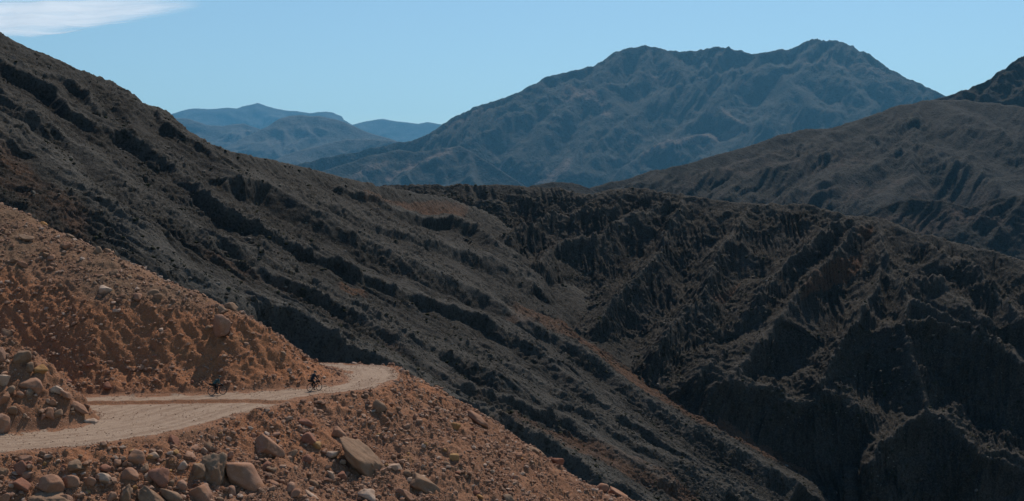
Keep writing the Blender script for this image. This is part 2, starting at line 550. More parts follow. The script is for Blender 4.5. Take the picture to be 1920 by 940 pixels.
left_ridge = [(-260, -75), (-100, 8), (0, 64), (60, 92), (110, 113), (152, 132), (210, 152), (240, 173), (268, 194), (311, 206), (335, 226), (362, 250), (395, 268), (423, 282), (452, 291), (490, 297),
              (530, 304), (580, 318), (640, 334), (700, 346), (760, 356), (850, 375), (930, 405), (1000, 455), (1060, 520), (1160, 600), (1240, 680), (1340, 760), (1450, 820), (1600, 875), (1800, 940), (2050, 990)]
left_ribs = [
    rib((230, 168), (250, 180), (281, 195), (309, 226), (340, 249), (383, 274), (408, 295), (450, 322), (500, 342), (560, 362), ks=5.5, kg=0.6),
    rib((-200, -10), (-60, 66), (15, 106), (59, 129), (110, 144), (151, 167), (184, 205)),
    rib((-200, 10), (0, 100), (60, 140), (110, 170), (128, 198), (163, 213), (199, 234), (243, 254), (281, 280), (319, 305), (357, 340), (383, 366), (429, 398), (470, 420), (511, 440), (562, 462), (640, 492), (697, 516), (735, 533), (781, 552), (850, 575), (914, 600), (960, 623), (983, 640), (1040, 680), (1107, 740), (1173, 783), (1240, 830), (1340, 890), (1440, 950), ks=5.0, kg=0.72),
    rib((-200, 55), (0, 167), (33, 190), (71, 218), (110, 244), (143, 269), (189, 300), (240, 346), (278, 374), (332, 402), (368, 425), (403, 443), (434, 458), (495, 486), (559, 512), (610, 540), ks=1.3, kg=0.62),
    rib((610, 540), (654, 564), (710, 595), (761, 623), (812, 648), (863, 674), (928, 705), (979, 733), (1030, 756), (1076, 766), (1145, 802), (1196, 835), (1260, 863), (1360, 920), ks=2.6, kg=0.45),
    rib((431, 331), (470, 338), (508, 343), (546, 366), (580, 389), (623, 415), (674, 443), (708, 459), (783, 493), (844, 520), (922, 558), (980, 599), (1050, 635), (1120, 680), (1200, 740), (1290, 800), (1390, 850), (1500, 905), ks=3.6, kg=0.6),
    rib((457, 320), (516, 345), (572, 366), (623, 387), (661, 400), (708, 425), (800, 449), (878, 473), (929, 490), (1000, 530), ks=3.0, kg=0.55),
    rib((640, 352), (700, 372), (760, 398), (790, 406), (844, 405), (899, 425), (929, 456), (967, 480), ks=4.0, kg=0.9),
    rib((-100, 205), (40, 250), (110, 296), (153, 345), (190, 377), (238, 411), (272, 432), (300, 458), (323, 486), (368, 518), (425, 548), (480, 562), ks=0.9, kg=0.5),
    rib((450, 556), (480, 562), (518, 569), (551, 580), (587, 600), (623, 623), (659, 641), (697, 659), (735, 679), (774, 704), (840, 742), (940, 785), (1040, 835), (1173, 923), (1260, 985), ks=5.0, kg=0.5),
    rib((480, 500), (560, 535), (620, 562), (671, 592), (702, 615), (735, 633), (774, 664), (812, 692), (850, 715), (900, 735), (973, 752), (1073, 785), (1150, 840), (1260, 905), ks=3.0),
    rib((860, 640), (930, 670), (1000, 705), (1060, 745), ks=1.2),
]
soil_left = line_soil([
    ([(680, 360), (760, 380), (830, 383), (880, 395)], 14, 0.95),
    ([(955, 575), (1010, 595), (1080, 615), (1200, 690), (1330, 775), (1480, 850), (1650, 905), (1800, 960)], 26, 0.80),
    ([(300, 420), (450, 500), (560, 545), (680, 610), (760, 660), (860, 722), (960, 762)], 20, 0.40),
    ([(640, 520), (700, 545)], 14, 0.7),
    ([(740, 625), (800, 655)], 10, 0.8),
    ([(920, 775), (1010, 800), (1100, 830), (1200, 870), (1330, 940)], 26, 0.9),
    ([(-50, 220), (30, 290), (90, 350), (200, 440)], 55, 0.55),
])


def crest_light_grey_rib(PX, PY, crest):
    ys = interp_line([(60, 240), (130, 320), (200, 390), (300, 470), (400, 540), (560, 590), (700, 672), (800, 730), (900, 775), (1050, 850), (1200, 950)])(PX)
    return np.clip(0.85 * crest ** 1.5 + 0.6 * np.exp(-((PY - ys) / 30.0) ** 2), 0, 1)  # crest term paints sunlit rib edges into the colour; the band is grey rock


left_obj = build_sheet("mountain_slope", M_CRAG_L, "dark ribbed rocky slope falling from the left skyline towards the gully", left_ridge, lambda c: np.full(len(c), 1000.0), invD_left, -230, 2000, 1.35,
            left_ribs, 15.0, crag_noise(22.0, 0.8, 0.36, 2.2, 0.36, 3, (0.835, 0.55, 13.0, 330.0, 1.0), 0.80, 0.28), soil_left, crest_light_grey_rib, back=(60, 0.8), top_quiet=0.6, wob_px=3.0, crest_r=1.5)


# --- bowl on the right
GULLY = interp_line([(600, 392), (840, 420), (960, 455), (1060, 560), (1150, 640), (1240, 720), (1330, 790), (1450, 850), (1600, 900), (1750, 950), (1900, 1000), (2300, 1090)])


def invD_right(px, py):
    g = GULLY(px)
    base = invD_right0(px, py)
    w = np.clip((py - 395.0) / np.maximum(g - 395.0, 30.0), 0, 1.3) ** 1.4
    fade = smooth(px, 780, 900) * (1 - smooth(px, 1400, 1620))
    return base + (invD_left(px, g) - invD_right0(px, g)) * w * fade


def invD_right0(px, py):
    a = np.minimum(np.maximum(px - 1240, 0), 350.0) * np.maximum(py - 600, 0)
    return (0.00078 + 6.6e-7 * (py - 380) - 0.85e-9 * a) / S


right_ridge = [(600, 352), (700, 350), (780, 347), (840, 347), (872, 343), (900, 347), (940, 348), (1000, 349), (1040, 353), (1090, 362), (1110, 363), (1140, 357), (1180, 353), (1210, 356), (1240, 362), (1262, 367), (1275, 364), (1300, 370), (1350, 377),
               (1400, 380), (1450, 383), (1515, 384), (1545, 392), (1575, 402), (1600, 406), (1640, 407), (1660, 412), (1690, 424), (1722, 442), (1750, 443), (1790, 455), (1830, 465), (1870, 475), (1920, 490), (2050, 535), (2300, 600)]
gully = interp_line([(600, 400), (700, 420), (850, 445), (960, 480), (1060, 595), (1150, 680), (1240, 765), (1330, 835), (1450, 895), (1600, 945), (1750, 990), (1900, 1020), (2300, 1040)])
KR = 1.35
right_ribs = [
    rib((872, 343), (899, 374), (936, 386), ks=KR, kg=KR),
    rib((1180, 353), (1151, 388), (1050, 402), (975, 428), (940, 462), ks=KR, kg=KR),
    rib((1275, 364), (1253, 376), (1171, 408), (1130, 442), (1048, 456), (1008, 492), ks=KR, kg=KR),
    rib((1285, 366), (1277, 386), (1236, 470), (1198, 524), (1150, 562), (1120, 600), ks=KR, kg=KR),
    rib((1400, 380), (1390, 420), (1340, 480), (1330, 540), (1260, 610), (1230, 660), ks=KR, kg=KR),
    rib((1640, 407), (1607, 436), (1562, 480), (1518, 518), (1490, 560), (1440, 620), (1400, 680), (1340, 720), ks=KR, kg=KR),
    rib((1648, 409), (1722, 446), (1777, 480), (1838, 511), (1872, 555), (1920, 593), (2000, 640), ks=KR, kg=KR),
    rib((1648, 412), (1655, 470), (1661, 491), (1688, 521), (1763, 531), (1790, 559), (1850, 600), ks=KR, kg=KR),
    rib((1655, 480), (1640, 540), (1600, 610), (1560, 680), (1535, 730), ks=KR, kg=KR),
    rib((1688, 521), (1705, 562), (1756, 579), (1825, 613), (1880, 650), (1950, 700), ks=KR, kg=KR),
    rib((1705, 562), (1692, 604), (1708, 677), (1719, 708), (1735, 766), (1696, 800), (1650, 835), (1627, 872), ks=1.7, kg=KR),
    rib((1692, 604), (1766, 608), (1850, 638), (1912, 673), (2000, 720), ks=KR, kg=KR),
    rib((1735, 766), (1766, 781), (1804, 823), (1835, 847), (1900, 870), (1980, 910), ks=1.7, kg=1.2),
    rib((1850, 845), (1880, 842), (1950, 880), ks=KR, kg=KR),
    rib((1311, 700), (1330, 690), (1361, 717), (1388, 717), (1446, 725), (1488, 748), (1527, 752), (1569, 731), (1600, 760), ks=1.6, kg=0.8),
    rib((1640, 415), (1590, 412), (1540, 440), (1450, 520), (1420, 560), ks=KR, kg=KR),
]
soil_right = line_soil([
    ([(1500, 545), (1540, 515), (1580, 490), (1620, 470)], 18, 1.0),
    ([(1330, 555), (1370, 525), (1400, 490)], 12, 0.6),
    ([(760, 372), (830, 380)], 12, 0.6),
    ([(1600, 440), (1640, 425)], 10, 0.7),
])
right_obj = build_sheet("mountain_bowl", M_CRAG_R, "black shaded bowl of crags and spurs closing the gully on the right", right_ridge, gully, invD_right, 620, 2250, 1.4,
            right_ribs, 19.0, crag_noise(24.0, 2.0, 0.62, 4.5, 0.6, 113, (0.20, 0.98, 14.0, 150.0, 1.3), 0.68, 0.5), soil_right, lambda X, Y, c: 0.55 * np.clip(c * 1.6 - 0.6, 0, 1), back=(90, 0.55), ridge_fade=7.0)  # crest term puts faint lit edges of the spurs into the colour


# --- hills behind the bowl
def lin_invD(D0, py0, k): return lambda px, py: 1.0 / D0 + (py - py0) * k


hill_ribs = [
    rib((1709, 270), (1767, 299), (1838, 332), (1910, 371), (2000, 410), ks=1.3, kg=0.9),
    rib((1738, 188), (1814, 217), (1862, 241), (1920, 270), (2050, 330), ks=1.0, kg=0.9),
    rib((1594, 265), (1503, 299), (1421, 323), (1345, 370), ks=0.9, kg=1.1),
    rib((1620, 222), (1560, 250), (1460, 290), (1380, 310), (1290, 345), ks=1.0, kg=0.9),
    rib((1240, 320), (1200, 345), (1150, 360), ks=1.0, kg=0.9),
    rib((1690, 280), (1600, 320), (1540, 340), (1480, 372), ks=0.9, kg=1.1),
    rib((1709, 270), (1709, 330), (1660, 360), (1600, 390), ks=1.0, kg=0.9),
    rib((1730, 190), (1700, 230), (1640, 262), (1594, 265), ks=1.0, kg=0.9),
]
build_sheet("brown_hill", M_HILL, "rolling brown hill with dark outcrops rising to the right edge", [(1060, 372), (1110, 352), (1150, 341), (1180, 335), (1215, 324), (1240, 320), (1290, 309), (1330, 295), (1400, 276), (1440, 262), (1470, 252), (1500, 245), (1560, 241), (1620, 222), (1680, 200), (1730, 189), (1790, 187), (1850, 194), (1920, 203), (2050, 215), (2250, 240)],
            lambda c: np.full(len(c), 540.0), lin_invD(2700.0, 210, 5.9e-7), 1070, 2200, 2.0, hill_ribs, 70.0, crag_noise(190.0, 6.0, 3.0, 26.0, 1.6, 213, (-0.85, 0.53, 22.0, 220.0, 7.0), 0.68, 0.5),
            line_soil([([(1250, 350), (1400, 310), (1550, 290), (1650, 300)], 30, 0.5), ([(1500, 370), (1650, 340), (1800, 340), (1900, 370)], 30, 0.5)]), lambda X, Y, c: 0.25 * c, back=(200, 0.4), cat='hill')
build_sheet("rocky_peak", M_HILL, "steep dark rocky peak cut by the right edge, behind the brown hill", [(1640, 235), (1700, 205), (1745, 190), (1770, 183), (1790, 177), (1815, 166), (1830, 158), (1850, 152), (1865, 142), (1890, 123), (1905, 114), (1920, 107), (1980, 78), (2060, 60), (2200, 70), (2300, 110)],
            lambda c: np.full(len(c), 420.0), lin_invD(3600.0, 150, 2.0e-7), 1650, 2280, 2.4,
            [rib((1920, 107), (1880, 150), (1840, 190), ks=0.8, kg=0.8), rib((1980, 78), (1960, 150), (1900, 200), ks=0.8, kg=0.8), rib((1830, 158), (1800, 180), (1760, 200), ks=.8, kg=.8)],
            60.0, crag_noise(150.0, 16.0, 6.0, 30.0, 4.0, 313), back=(200, 0.5))
build_sheet("low_hill", M_HILL, "near brown rise behind the dark bowl at the right edge", [(1560, 425), (1637, 397), (1680, 378), (1705, 371), (1740, 373), (1770, 377), (1800, 386), (1818, 389), (1850, 379), (1876, 372), (1920, 366), (2050, 350), (2250, 370)],
            lambda c: np.full(len(c), 590.0), lin_invD(1700.0, 380, 4.2e-7), 1570, 2220, 2.2,
            [rib((1705, 371), (1680, 400), (1660, 430), ks=1.0, kg=.9), rib((1770, 377), (1790, 420), (1830, 460), ks=1.0, kg=.9), rib((1876, 372), (1840, 410), (1800, 440), ks=1.0, kg=.9), rib((1920, 366), (1900, 410), (1860, 450), ks=1.0, kg=.9)],
            30.0, crag_noise(120.0, 6.0, 3.0, 20.0, 1.6, 413, (-0.8, 0.6, 14.0, 80.0, 3.0)), line_soil([([(1620, 420), (1750, 410), (1900, 400)], 30, 0.6)]), back=(150, 0.4), cat='hill')
build_sheet("small_hill", M_HILL, "small rounded hill peeping over the bowl rim in the middle", [(960, 362), (1000, 348), (1020, 344), (1040, 342), (1070, 343), (1085, 346), (1100, 352), (1120, 362), (1150, 380)],
            lambda c: np.full(len(c), 460.0), lin_invD(2200.0, 345, 3.5e-7), 965, 1145, 2.4, [], 20.0, crag_noise(90.0, 3.0, 2.0, 18.0, 1.0, 513), back=(120, 0.4), cat='hill')

# --- the big blue massif
massif_ridge = [(520, 320), (600, 300), (640, 292), (740, 270), (790, 260), (815, 246), (830, 235), (845, 224), (870, 210), (905, 197), (950, 182), (970, 176), (985, 167), (1005, 157), (1020, 147), (1050, 139), (1072, 133), (1090, 131), (1102, 124), (1112, 127), (1122, 117), (1130, 116), (1145, 104), (1158, 97), (1175, 92), (1195, 90), (1210, 86), (1225, 90),
                (1243, 92), (1262, 97), (1285, 99), (1310, 95), (1330, 92), (1345, 89), (1360, 90), (1380, 95), (1400, 100), (1422, 101), (1440, 97), (1455, 94), (1480, 91), (1497, 84), (1508, 78), (1520, 76), (1545, 76), (1572, 80), (1600, 88), (1630, 103), (1660, 124), (1700, 147), (1740, 165), (1775, 180), (1850, 215), (1950, 250)]
massif_ribs = [
    rib((1158, 97), (1140, 130), (1100, 150), (1060, 165), (1038, 174), (985, 200), (930, 230), (870, 270), ks=0.95, kg=0.7),
    rib((1210, 86), (1215, 130), (1180, 160), (1096, 168), (1060, 210), (1010, 250), (960, 300), ks=0.95, kg=0.7),
    rib((1243, 92), (1265, 125), (1290, 160), (1280, 180), ks=0.8, kg=0.8),
    rib((1096, 168), (1158, 198), (1130, 232), (1100, 262), (1080, 300), (1050, 335), ks=0.95, kg=0.7),
    rib((1422, 101), (1393, 136), (1287, 160), (1211, 198), (1165, 232), (1126, 275), (1090, 325), ks=0.95, kg=0.7),
    rib((1398, 138), (1345, 188), (1310, 215), (1270, 260), (1215, 290), (1170, 330), ks=0.95, kg=0.7),
    rib((1345, 188), (1375, 220), (1400, 245), ks=0.8, kg=0.8),
    rib((1535, 76), (1500, 115), (1440, 130), (1398, 138), ks=0.8, kg=0.8),
    rib((1575, 82), (1530, 125), (1479, 150), (1470, 190), (1430, 230), (1380, 270), (1330, 300), ks=0.95, kg=0.7),
    rib((1479, 150), (1503, 184), (1560, 215), ks=0.8, kg=0.8),
    rib((1600, 88), (1620, 125), (1680, 155), (1740, 175), ks=0.7, kg=0.8),
    rib((1560, 130), (1600, 160), (1630, 195), (1640, 230), ks=0.8, kg=0.8),
    rib((1350, 90), (1340, 120), (1300, 140), ks=0.8, kg=0.8),
    rib((905, 197), (880, 225), (840, 255), (800, 280), ks=0.85, kg=0.7),
    rib((1020, 147), (990, 180), (930, 210), (880, 250), ks=0.85, kg=0.7),
    rib((1215, 290), (1280, 265), (1330, 262), ks=0.85, kg=0.7),
]
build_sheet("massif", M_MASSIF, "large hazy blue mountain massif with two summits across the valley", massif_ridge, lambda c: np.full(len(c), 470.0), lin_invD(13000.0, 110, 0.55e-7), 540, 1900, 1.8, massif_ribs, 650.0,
            crag_noise(900.0, 14.0, 12.0, 130.0, 4.0, 613, (-0.50, 0.866, 26.0, 190.0, 26.0), 0.66, 0.6),
            line_soil([([(1080, 345), (1130, 300), (1200, 270)], 22, 0.0), ([(990, 345), (1040, 320), (1075, 300)], 24, 0.9), ([(1050, 175), (1110, 180), (1150, 215)], 22, 0.8), ([(1200, 295), (1270, 268), (1330, 250), (1390, 235)], 10, 0.8),
                       ([(870, 330), (930, 300), (980, 270)], 10, 0.5), ([(1200, 130), (1280, 150)], 14, 0.5), ([(1480, 110), (1600, 120), (1680, 150)], 14, 0.5), ([(830, 240), (950, 185)], 8, 0.6), ([(1350, 200), (1400, 240)], 9, 0.7)]),
            None, back=(900, 0.5), top_quiet=0.5, crest_r=4.0, wob_px=13.0)
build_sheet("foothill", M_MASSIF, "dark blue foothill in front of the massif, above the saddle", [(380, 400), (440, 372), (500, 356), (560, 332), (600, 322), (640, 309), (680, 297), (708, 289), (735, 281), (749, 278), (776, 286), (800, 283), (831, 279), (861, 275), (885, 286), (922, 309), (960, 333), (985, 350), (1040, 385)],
            lambda c: np.full(len(c), 450.0), lin_invD(10500.0, 290, 0.8e-7), 400, 1030, 2.2,
            [rib((749, 278), (700, 300), (660, 330), (600, 360), ks=1.0, kg=.9), rib((861, 275), (800, 300), (760, 330), (720, 360), ks=1.0, kg=.9), rib((885, 286), (880, 320), (890, 350), ks=1.0, kg=.9)],
            160.0, crag_noise(550.0, 26.0, 12.0, 100.0, 6.0, 713), line_soil([([(720, 320), (790, 300), (850, 282)], 10, 0.8), ([(650, 335), (700, 310), (730, 295)], 8, 0.6)]), back=(300, 0.4), cat='hill')
far_specs = [
    ("far_hill", "hazy blue hill with a low rounded top behind the left slope", [(250, 215), (335, 221), (358, 226), (387, 236), (417, 237), (440, 233), (457, 231), (470, 234), (487, 240), (504, 248), (560, 262), (640, 275), (760, 290), (900, 310)], 22500.0, 250, 0.3e-7, 813),
    ("far_hill", "broad hazy blue hill in the middle of the distant valley", [(380, 300), (450, 262), (498, 239), (522, 226), (542, 218), (560, 216), (571, 217), (600, 220), (630, 226), (662, 237), (694, 250), (737, 264), (780, 285), (900, 330)], 20000.0, 260, 0.35e-7, 823),
    ("far_hill", "pale blue low spur in front of the distant hills", [(420, 345), (480, 318), (540, 290), (592, 273), (644, 262), (700, 262), (740, 268), (800, 275), (900, 300)], 16500.0, 300, 0.45e-7, 833),
    ("far_range", "light blue farthest mountain range with a knobbly crest", [(180, 235), (260, 222), (323, 214), (340, 208), (352, 205), (396, 206), (425, 203), (443, 205), (455, 200), (463, 198), (484, 196), (504, 202), (533, 207), (557, 208), (580, 212), (600, 211), (612, 211), (625, 214), (632, 217), (641, 220), (645, 227), (652, 230), (665, 238), (700, 262), (760, 290)], 36000.0, 230, 0.16e-7, 843),
    ("far_range", "light blue farthest range low between the hills and the massif", [(560, 262), (620, 246), (660, 236), (688, 227), (705, 224), (717, 222), (735, 225), (752, 227), (784, 231), (802, 228), (825, 232), (900, 240), (980, 262)], 37500.0, 230, 0.16e-7, 853),
]
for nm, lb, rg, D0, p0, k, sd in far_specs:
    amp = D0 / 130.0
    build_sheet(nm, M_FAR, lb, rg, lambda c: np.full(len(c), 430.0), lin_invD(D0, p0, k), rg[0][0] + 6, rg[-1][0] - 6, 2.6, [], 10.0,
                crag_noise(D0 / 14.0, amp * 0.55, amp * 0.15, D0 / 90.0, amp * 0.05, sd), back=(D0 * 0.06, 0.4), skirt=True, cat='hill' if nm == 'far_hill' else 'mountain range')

# ------------------------------------------------------------------ the near hillside, the gravel road and the fill slope
ZR = -14.75                                     # level of the riders' road
def lv(pts, z=ZR): return [on_level(px, py, z) for px, py in pts]


def zl(y): return -15.05 - 0.026 * (110.0 - y)   # the lower road rises gently away from the viewer


def lvl(pts):
    out = []
    for px, py in pts:
        # z = -15.05-.026*(110-D), z = (HZ-py)/F*D
        D = (-15.05 - 0.026 * 110) / ((HZ - py) / F - 0.026)
        out.append(((px - CX) / F * D, D))
    return out


EDGE = lvl([(-420, 905), (-150, 872), (0, 851), (100, 843), (200, 832), (300, 817), (350, 807), (400, 795), (450, 778)]) + \
    lv([(520, 757), (560, 748), (600, 741), (650, 736), (700, 730), (726, 721), (744, 711), (749, 701), (738, 691), (715, 686), (670, 683), (620, 681), (560, 678)]) + [(-34.0, 147.0), (-60.0, 176.0)]
BENCH = EDGE + [(-120.0, 190.0), (-120.0, 60.0)]
CUT = [(-95.0, 121.0)] + lv([(-330, 739), (0, 739), (70, 741), (140, 742), (220, 741), (300, 740), (400, 737.5), (470, 734), (520, 731), (570, 727), (600, 724), (628, 717), (642, 711), (644, 703), (636, 696), (622, 690), (600, 686), (560, 683)]) + [(-38.0, 148.0), (-66.0, 176.0)]
HILL = CUT + [(-120.0, 190.0), (-120.0, 121.0)]
UP_FRONT = lv([(-330, 752), (0, 753), (150, 751.5), (300, 750), (400, 748.5), (470, 748), (540, 751)])   # lip of the berm under the riders' road
MOUND = lvl([(-420, 862), (-150, 836), (0, 816), (60, 809), (120, 801), (165, 793), (186, 786), (176, 776)]) + [(-36.4, 107.2), (-40.0, 108.6), (-46.0, 110.2), (-60.0, 111.0), (-90.0, 111.5)]
X0, X1, Y0, Y1, ST = -84.0, 34.0, 72.0, 172.0, 0.125


def base_height(X, Y):
    d_edge, _ = polyline_dist(X, Y, EDGE)
    in_bench = inside(X, Y, BENCH)
    d_cut, _ = polyline_dist(X, Y, CUT)
    in_hill = inside(X, Y, HILL)
    d_up, s_up = polyline_dist(X, Y, UP_FRONT)
    yf = np.interp(X, [p[0] for p in UP_FRONT], [p[1] for p in UP_FRONT])
    lower = np.minimum(zl(Y), ZR)
    up = smooth(Y - yf, -0.55, 0.12)
    up = np.maximum(up, smooth(X, -21.0, -17.5))
    bench = lower * (1 - up) + ZR * up
    # fill slope
    out = np.where(in_bench, 0, d_edge)
    k = 0.60 + 0.05 * np.sin(X * 0.21) + 0.03 * np.sin(Y * 0.33)
    fill = -k * np.maximum(out - 0.25, 0) - 0.25 * np.minimum(out, 0.25)
    z = bench + fill
    # cut bank and hillside
    di = np.where(in_hill, d_cut, 0)
    A = -7.55 - 0.104 * (X + 47.4) + 0.467 * (Y - 118.5)
    B = 2.64 - 0.575 * (X + 56.4) - 0.40 * (Y - 141.0)
    tal = 3.0 + 0.7 * np.sin(X * 0.37 + 1.0) + 0.4 * np.sin(X * 0.83)
    bank = ZR + 0.66 * np.minimum(di, tal) + 1.14 * np.maximum(di - tal, 0)
    hs = -np.log(np.exp(-np.clip(A, -60, 60) * 1.3) + np.exp(-np.clip(B, -60, 60) * 1.3)) / 1.3
    hill = -np.log(np.exp(-bank * 1.6) + np.exp(-hs * 1.6)) / 1.6
    hill = np.where(di > 0, np.maximum(hill, ZR), z)
    w = smooth(di, 0.0, 0.8)
    z = np.where(in_hill, z * (1 - w) + hill * w, z)
    # mound at the hairpin
    in_m = inside(X, Y, MOUND)
    dm, _ = polyline_dist(X, Y, MOUND)
    dm = np.where(in_m, dm, 0)
    mz = zl(Y) + 1.22 * dm - 0.022 * dm ** 2
    z = np.where(in_m, np.maximum(z, mz), z)
    return z, dict(out=out, di=di, dm=dm, in_hill=in_hill, in_bench=in_bench, d_edge=d_edge, d_cut=d_cut, yf=yf, A=A, bank=bank, in_m=in_m, hs=hs)


def build_near():
    xs = np.arange(X0, X1 + ST / 2, ST); ys = np.arange(Y0, Y1 + ST / 2, ST)
    X, Y = np.meshgrid(xs, ys)
    z, g = base_height(X, Y)
    sh = X.shape
    P3 = np.stack([X.ravel(), Y.ravel(), z.ravel()], -1)
    cutz = smooth(g['di'], 0.1, 1.2) * smooth(g['hs'] - g['bank'], -1.6, 0.4)        # on the steep cut
    hillz = g['in_hill'] * smooth(g['bank'] - g['hs'], -0.6, 1.2)
    fillz = smooth(g['out'], 0.0, 0.7)
    mnd = smooth(g['dm'], 0.1, 1.2)
    road = g['in_bench'] & ~g['in_hill'] & ~g['in_m']
    dr = np.minimum(g['d_edge'], g['d_cut'])
    dmm, _ = polyline_dist(X, Y, MOUND)
    dr = np.minimum(dr, np.where(g['in_m'], 0, dmm))
    rough = np.clip(cutz + hillz * 0.8 + fillz + mnd, 0, 1)
    big = fbm(P3 / 7.0, 4, seed=401).reshape(sh)
    med = fbm(P3 / 1.7, 4, 0.55, seed=411).reshape(sh)
    fin = fbm(P3 / 0.42, 3, 0.6, seed=421).reshape(sh)
    # run-off gullies down the cut and the fill: noise stretched across the slope
    Pg = np.stack([(X * 0.9 + Y * 0.25 + 0.55 * (z - ZR) + 0.7 * big + 0.25 * med).ravel() / 1.15, Y.ravel() / 5.0, z.ravel() / 3.0], -1)
    gul = ridged(Pg, 4, 0.55, seed=431).reshape(sh) - 0.9
    lump = worley(np.stack([X.ravel() / 0.9, Y.ravel() / 0.9, z.ravel() / 0.9], -1), 441, 'dome').reshape(sh)
    lump2 = worley(np.stack([X.ravel() / 0.38, Y.ravel() / 0.38, z.ravel() / 0.38], -1), 443, 'dome').reshape(sh)
    Z = z + rough * (0.45 * big + (0.34 - 0.16 * cutz - 0.16 * hillz) * med + (0.10 + 0.05 * cutz) * fin) + cutz * 0.24 * gul + fillz * 0.16 * gul + hillz * 0.1 * gul
    Z += (fillz * 0.26 + hillz * 0.09 + cutz * 0.10 + mnd * 0.5) * lump + (fillz * 0.22 + hillz * 0.09 + cutz * 0.14 + mnd * 0.22) * lump2
    # the dark hollow in the bank behind the first rider
    hx, hy = on_level(392, 738, ZR)
    Z -= cutz * 0.9 * np.exp(-((X - hx) / 0.9) ** 2 - ((Y - hy - 2.3) / 0.9) ** 2)
    # road surface: ruts, camber, loose gravel
    rd = road * smooth(dr, 0.0, 0.8)
    wav = fbm(P3 / 9.0, 2, seed=461).reshape(sh)
    al = X * 0.8 + Y * 0.6
    track = np.clip(0.5 + 0.85 * fbm(np.stack([(g['d_edge'] / 0.85 + 0.8 * wav).ravel(), (al / 13.0).ravel(), 0 * al.ravel()], -1), 3, 0.6, seed=471).reshape(sh), 0, 1)
    Z -= rd * 0.05 * (1 - track)
    Z += rd * (0.035 * big + 0.03 * med + 0.02 * fin)
    Z += (road & (dr < 0.9)) * 0.10 * np.exp(-((dr - 0.35) / 0.3) ** 2) * (0.6 + med)
    # colour zones
    edge_d = dr + 0.8 * med + 1.0 * big + 0.1
    berm = np.exp(-((Y - g['yf'] + 0.25) / 0.35) ** 2) * (X < -18.5) * (X > -60)
    a_road = np.where(road, smooth(edge_d, 0.0, 1.1), 0) * (1 - 0.95 * berm)
    # the verge between the lower road and the fill slope is bare red soil
    verge = smooth(X, -21.5, -19.0) * (1 - smooth(X, -15.0, -12.0)) * (1 - smooth(Y - g['yf'], -1.2, 0.6)) + 0
    a_road = a_road * (1 - 0.75 * np.clip(verge, 0, 1))
    a_red = np.clip(cutz * 1.0 + 0.35 * berm + 0.25 * mnd + fillz * 0.75 * smooth(0.5 * big + 0.3 - g['out'] / 14.0, -0.35, 0.35), 0, 1)
    a_grey = np.clip(hillz * (0.55 + 0.5 * big) * smooth(X, -20, -34) + 0.15 * hillz, 0, 1)
    nr, nc = sh
    faces = grid_faces(nr, nc)
    cx = X.ravel()[faces].mean(1); cy = Y.ravel()[faces].mean(1)
    rmask = road.ravel()[faces].all(1) & (dr.ravel()[faces].min(1) > 0.05 + 0.15 * np.abs(med.ravel()[faces[:, 0]]))
    V = np.stack([X, Y, Z], -1).reshape(-1, 3)
    # drop the outer border so that the sheet has an edge that goes into the ground
    bd = np.zeros(sh, bool); bd[0] = bd[-1] = True; bd[:, 0] = bd[:, -1] = True
    V[bd.ravel(), 2] -= 4.0
    at = {'track': track.ravel(), 'road': a_road.ravel(), 'red': a_red.ravel(), 'grey': a_grey.ravel()}

    def sub(mask, name):
        f = faces[mask]
        used = np.unique(f)
        remap = np.zeros(len(V), np.int64); remap[used] = np.arange(len(used))
        me = mesh_from(name, V[used], remap[f], True, {k: v[used] for k, v in at.items()})
        return link(name, me, M_SOIL)
    tag(sub(rmask, "gravel_road"), "pale dusty gravel road with a hairpin on the red hillside", "road", kind='structure')
    tag(sub(~rmask, "hillside"), "red earth hillside with the road cut and fill slope", "hillside", kind='structure')
    return Z, dict(cutz=cutz, hillz=hillz, fillz=fillz, mnd=mnd, verge=road * np.clip(1 - dr / 1.1, 0, 1) + 0.10 * road)


NEAR_Z, NEAR = build_near()


def near_sample(A, x, y):
    fx = np.clip((np.asarray(x, float) - X0) / ST, 0, A.shape[1] - 1.001); fy = np.clip((np.asarray(y, float) - Y0) / ST, 0, A.shape[0] - 1.001)
    ix = fx.astype(int); iy = fy.astype(int); tx = fx - ix; ty = fy - iy
    return (A[iy, ix] * (1 - tx) + A[iy, ix + 1] * tx) * (1 - ty) + (A[iy + 1, ix] * (1 - tx) + A[iy + 1, ix + 1] * tx) * ty


_DS = np.arange(73.0, 170.0, 0.05)


def ground_at(px, py):
    """first point of the near ground seen along the ray of a photo pixel"""
    xs = (px - CX) / F * _DS; zs = (HZ - py) / F * _DS
    h = near_sample(NEAR_Z, xs, _DS)
    below = np.nonzero(zs <= h)[0]
    if len(below) == 0:
        k = int(np.argmin(zs - h))
    else:
        k = below[0]
    return Vector((xs[k], _DS[k], h[k]))


def near_normal(x, y, e=0.6):
    dx = (near_sample(NEAR_Z, x + e, y) - near_sample(NEAR_Z, x - e, y)) / (2 * e)
    dy = (near_sample(NEAR_Z, x, y + e) - near_sample(NEAR_Z, x, y - e)) / (2 * e)
    return Vector((-float(dx), -float(dy), 1.0)).normalized()


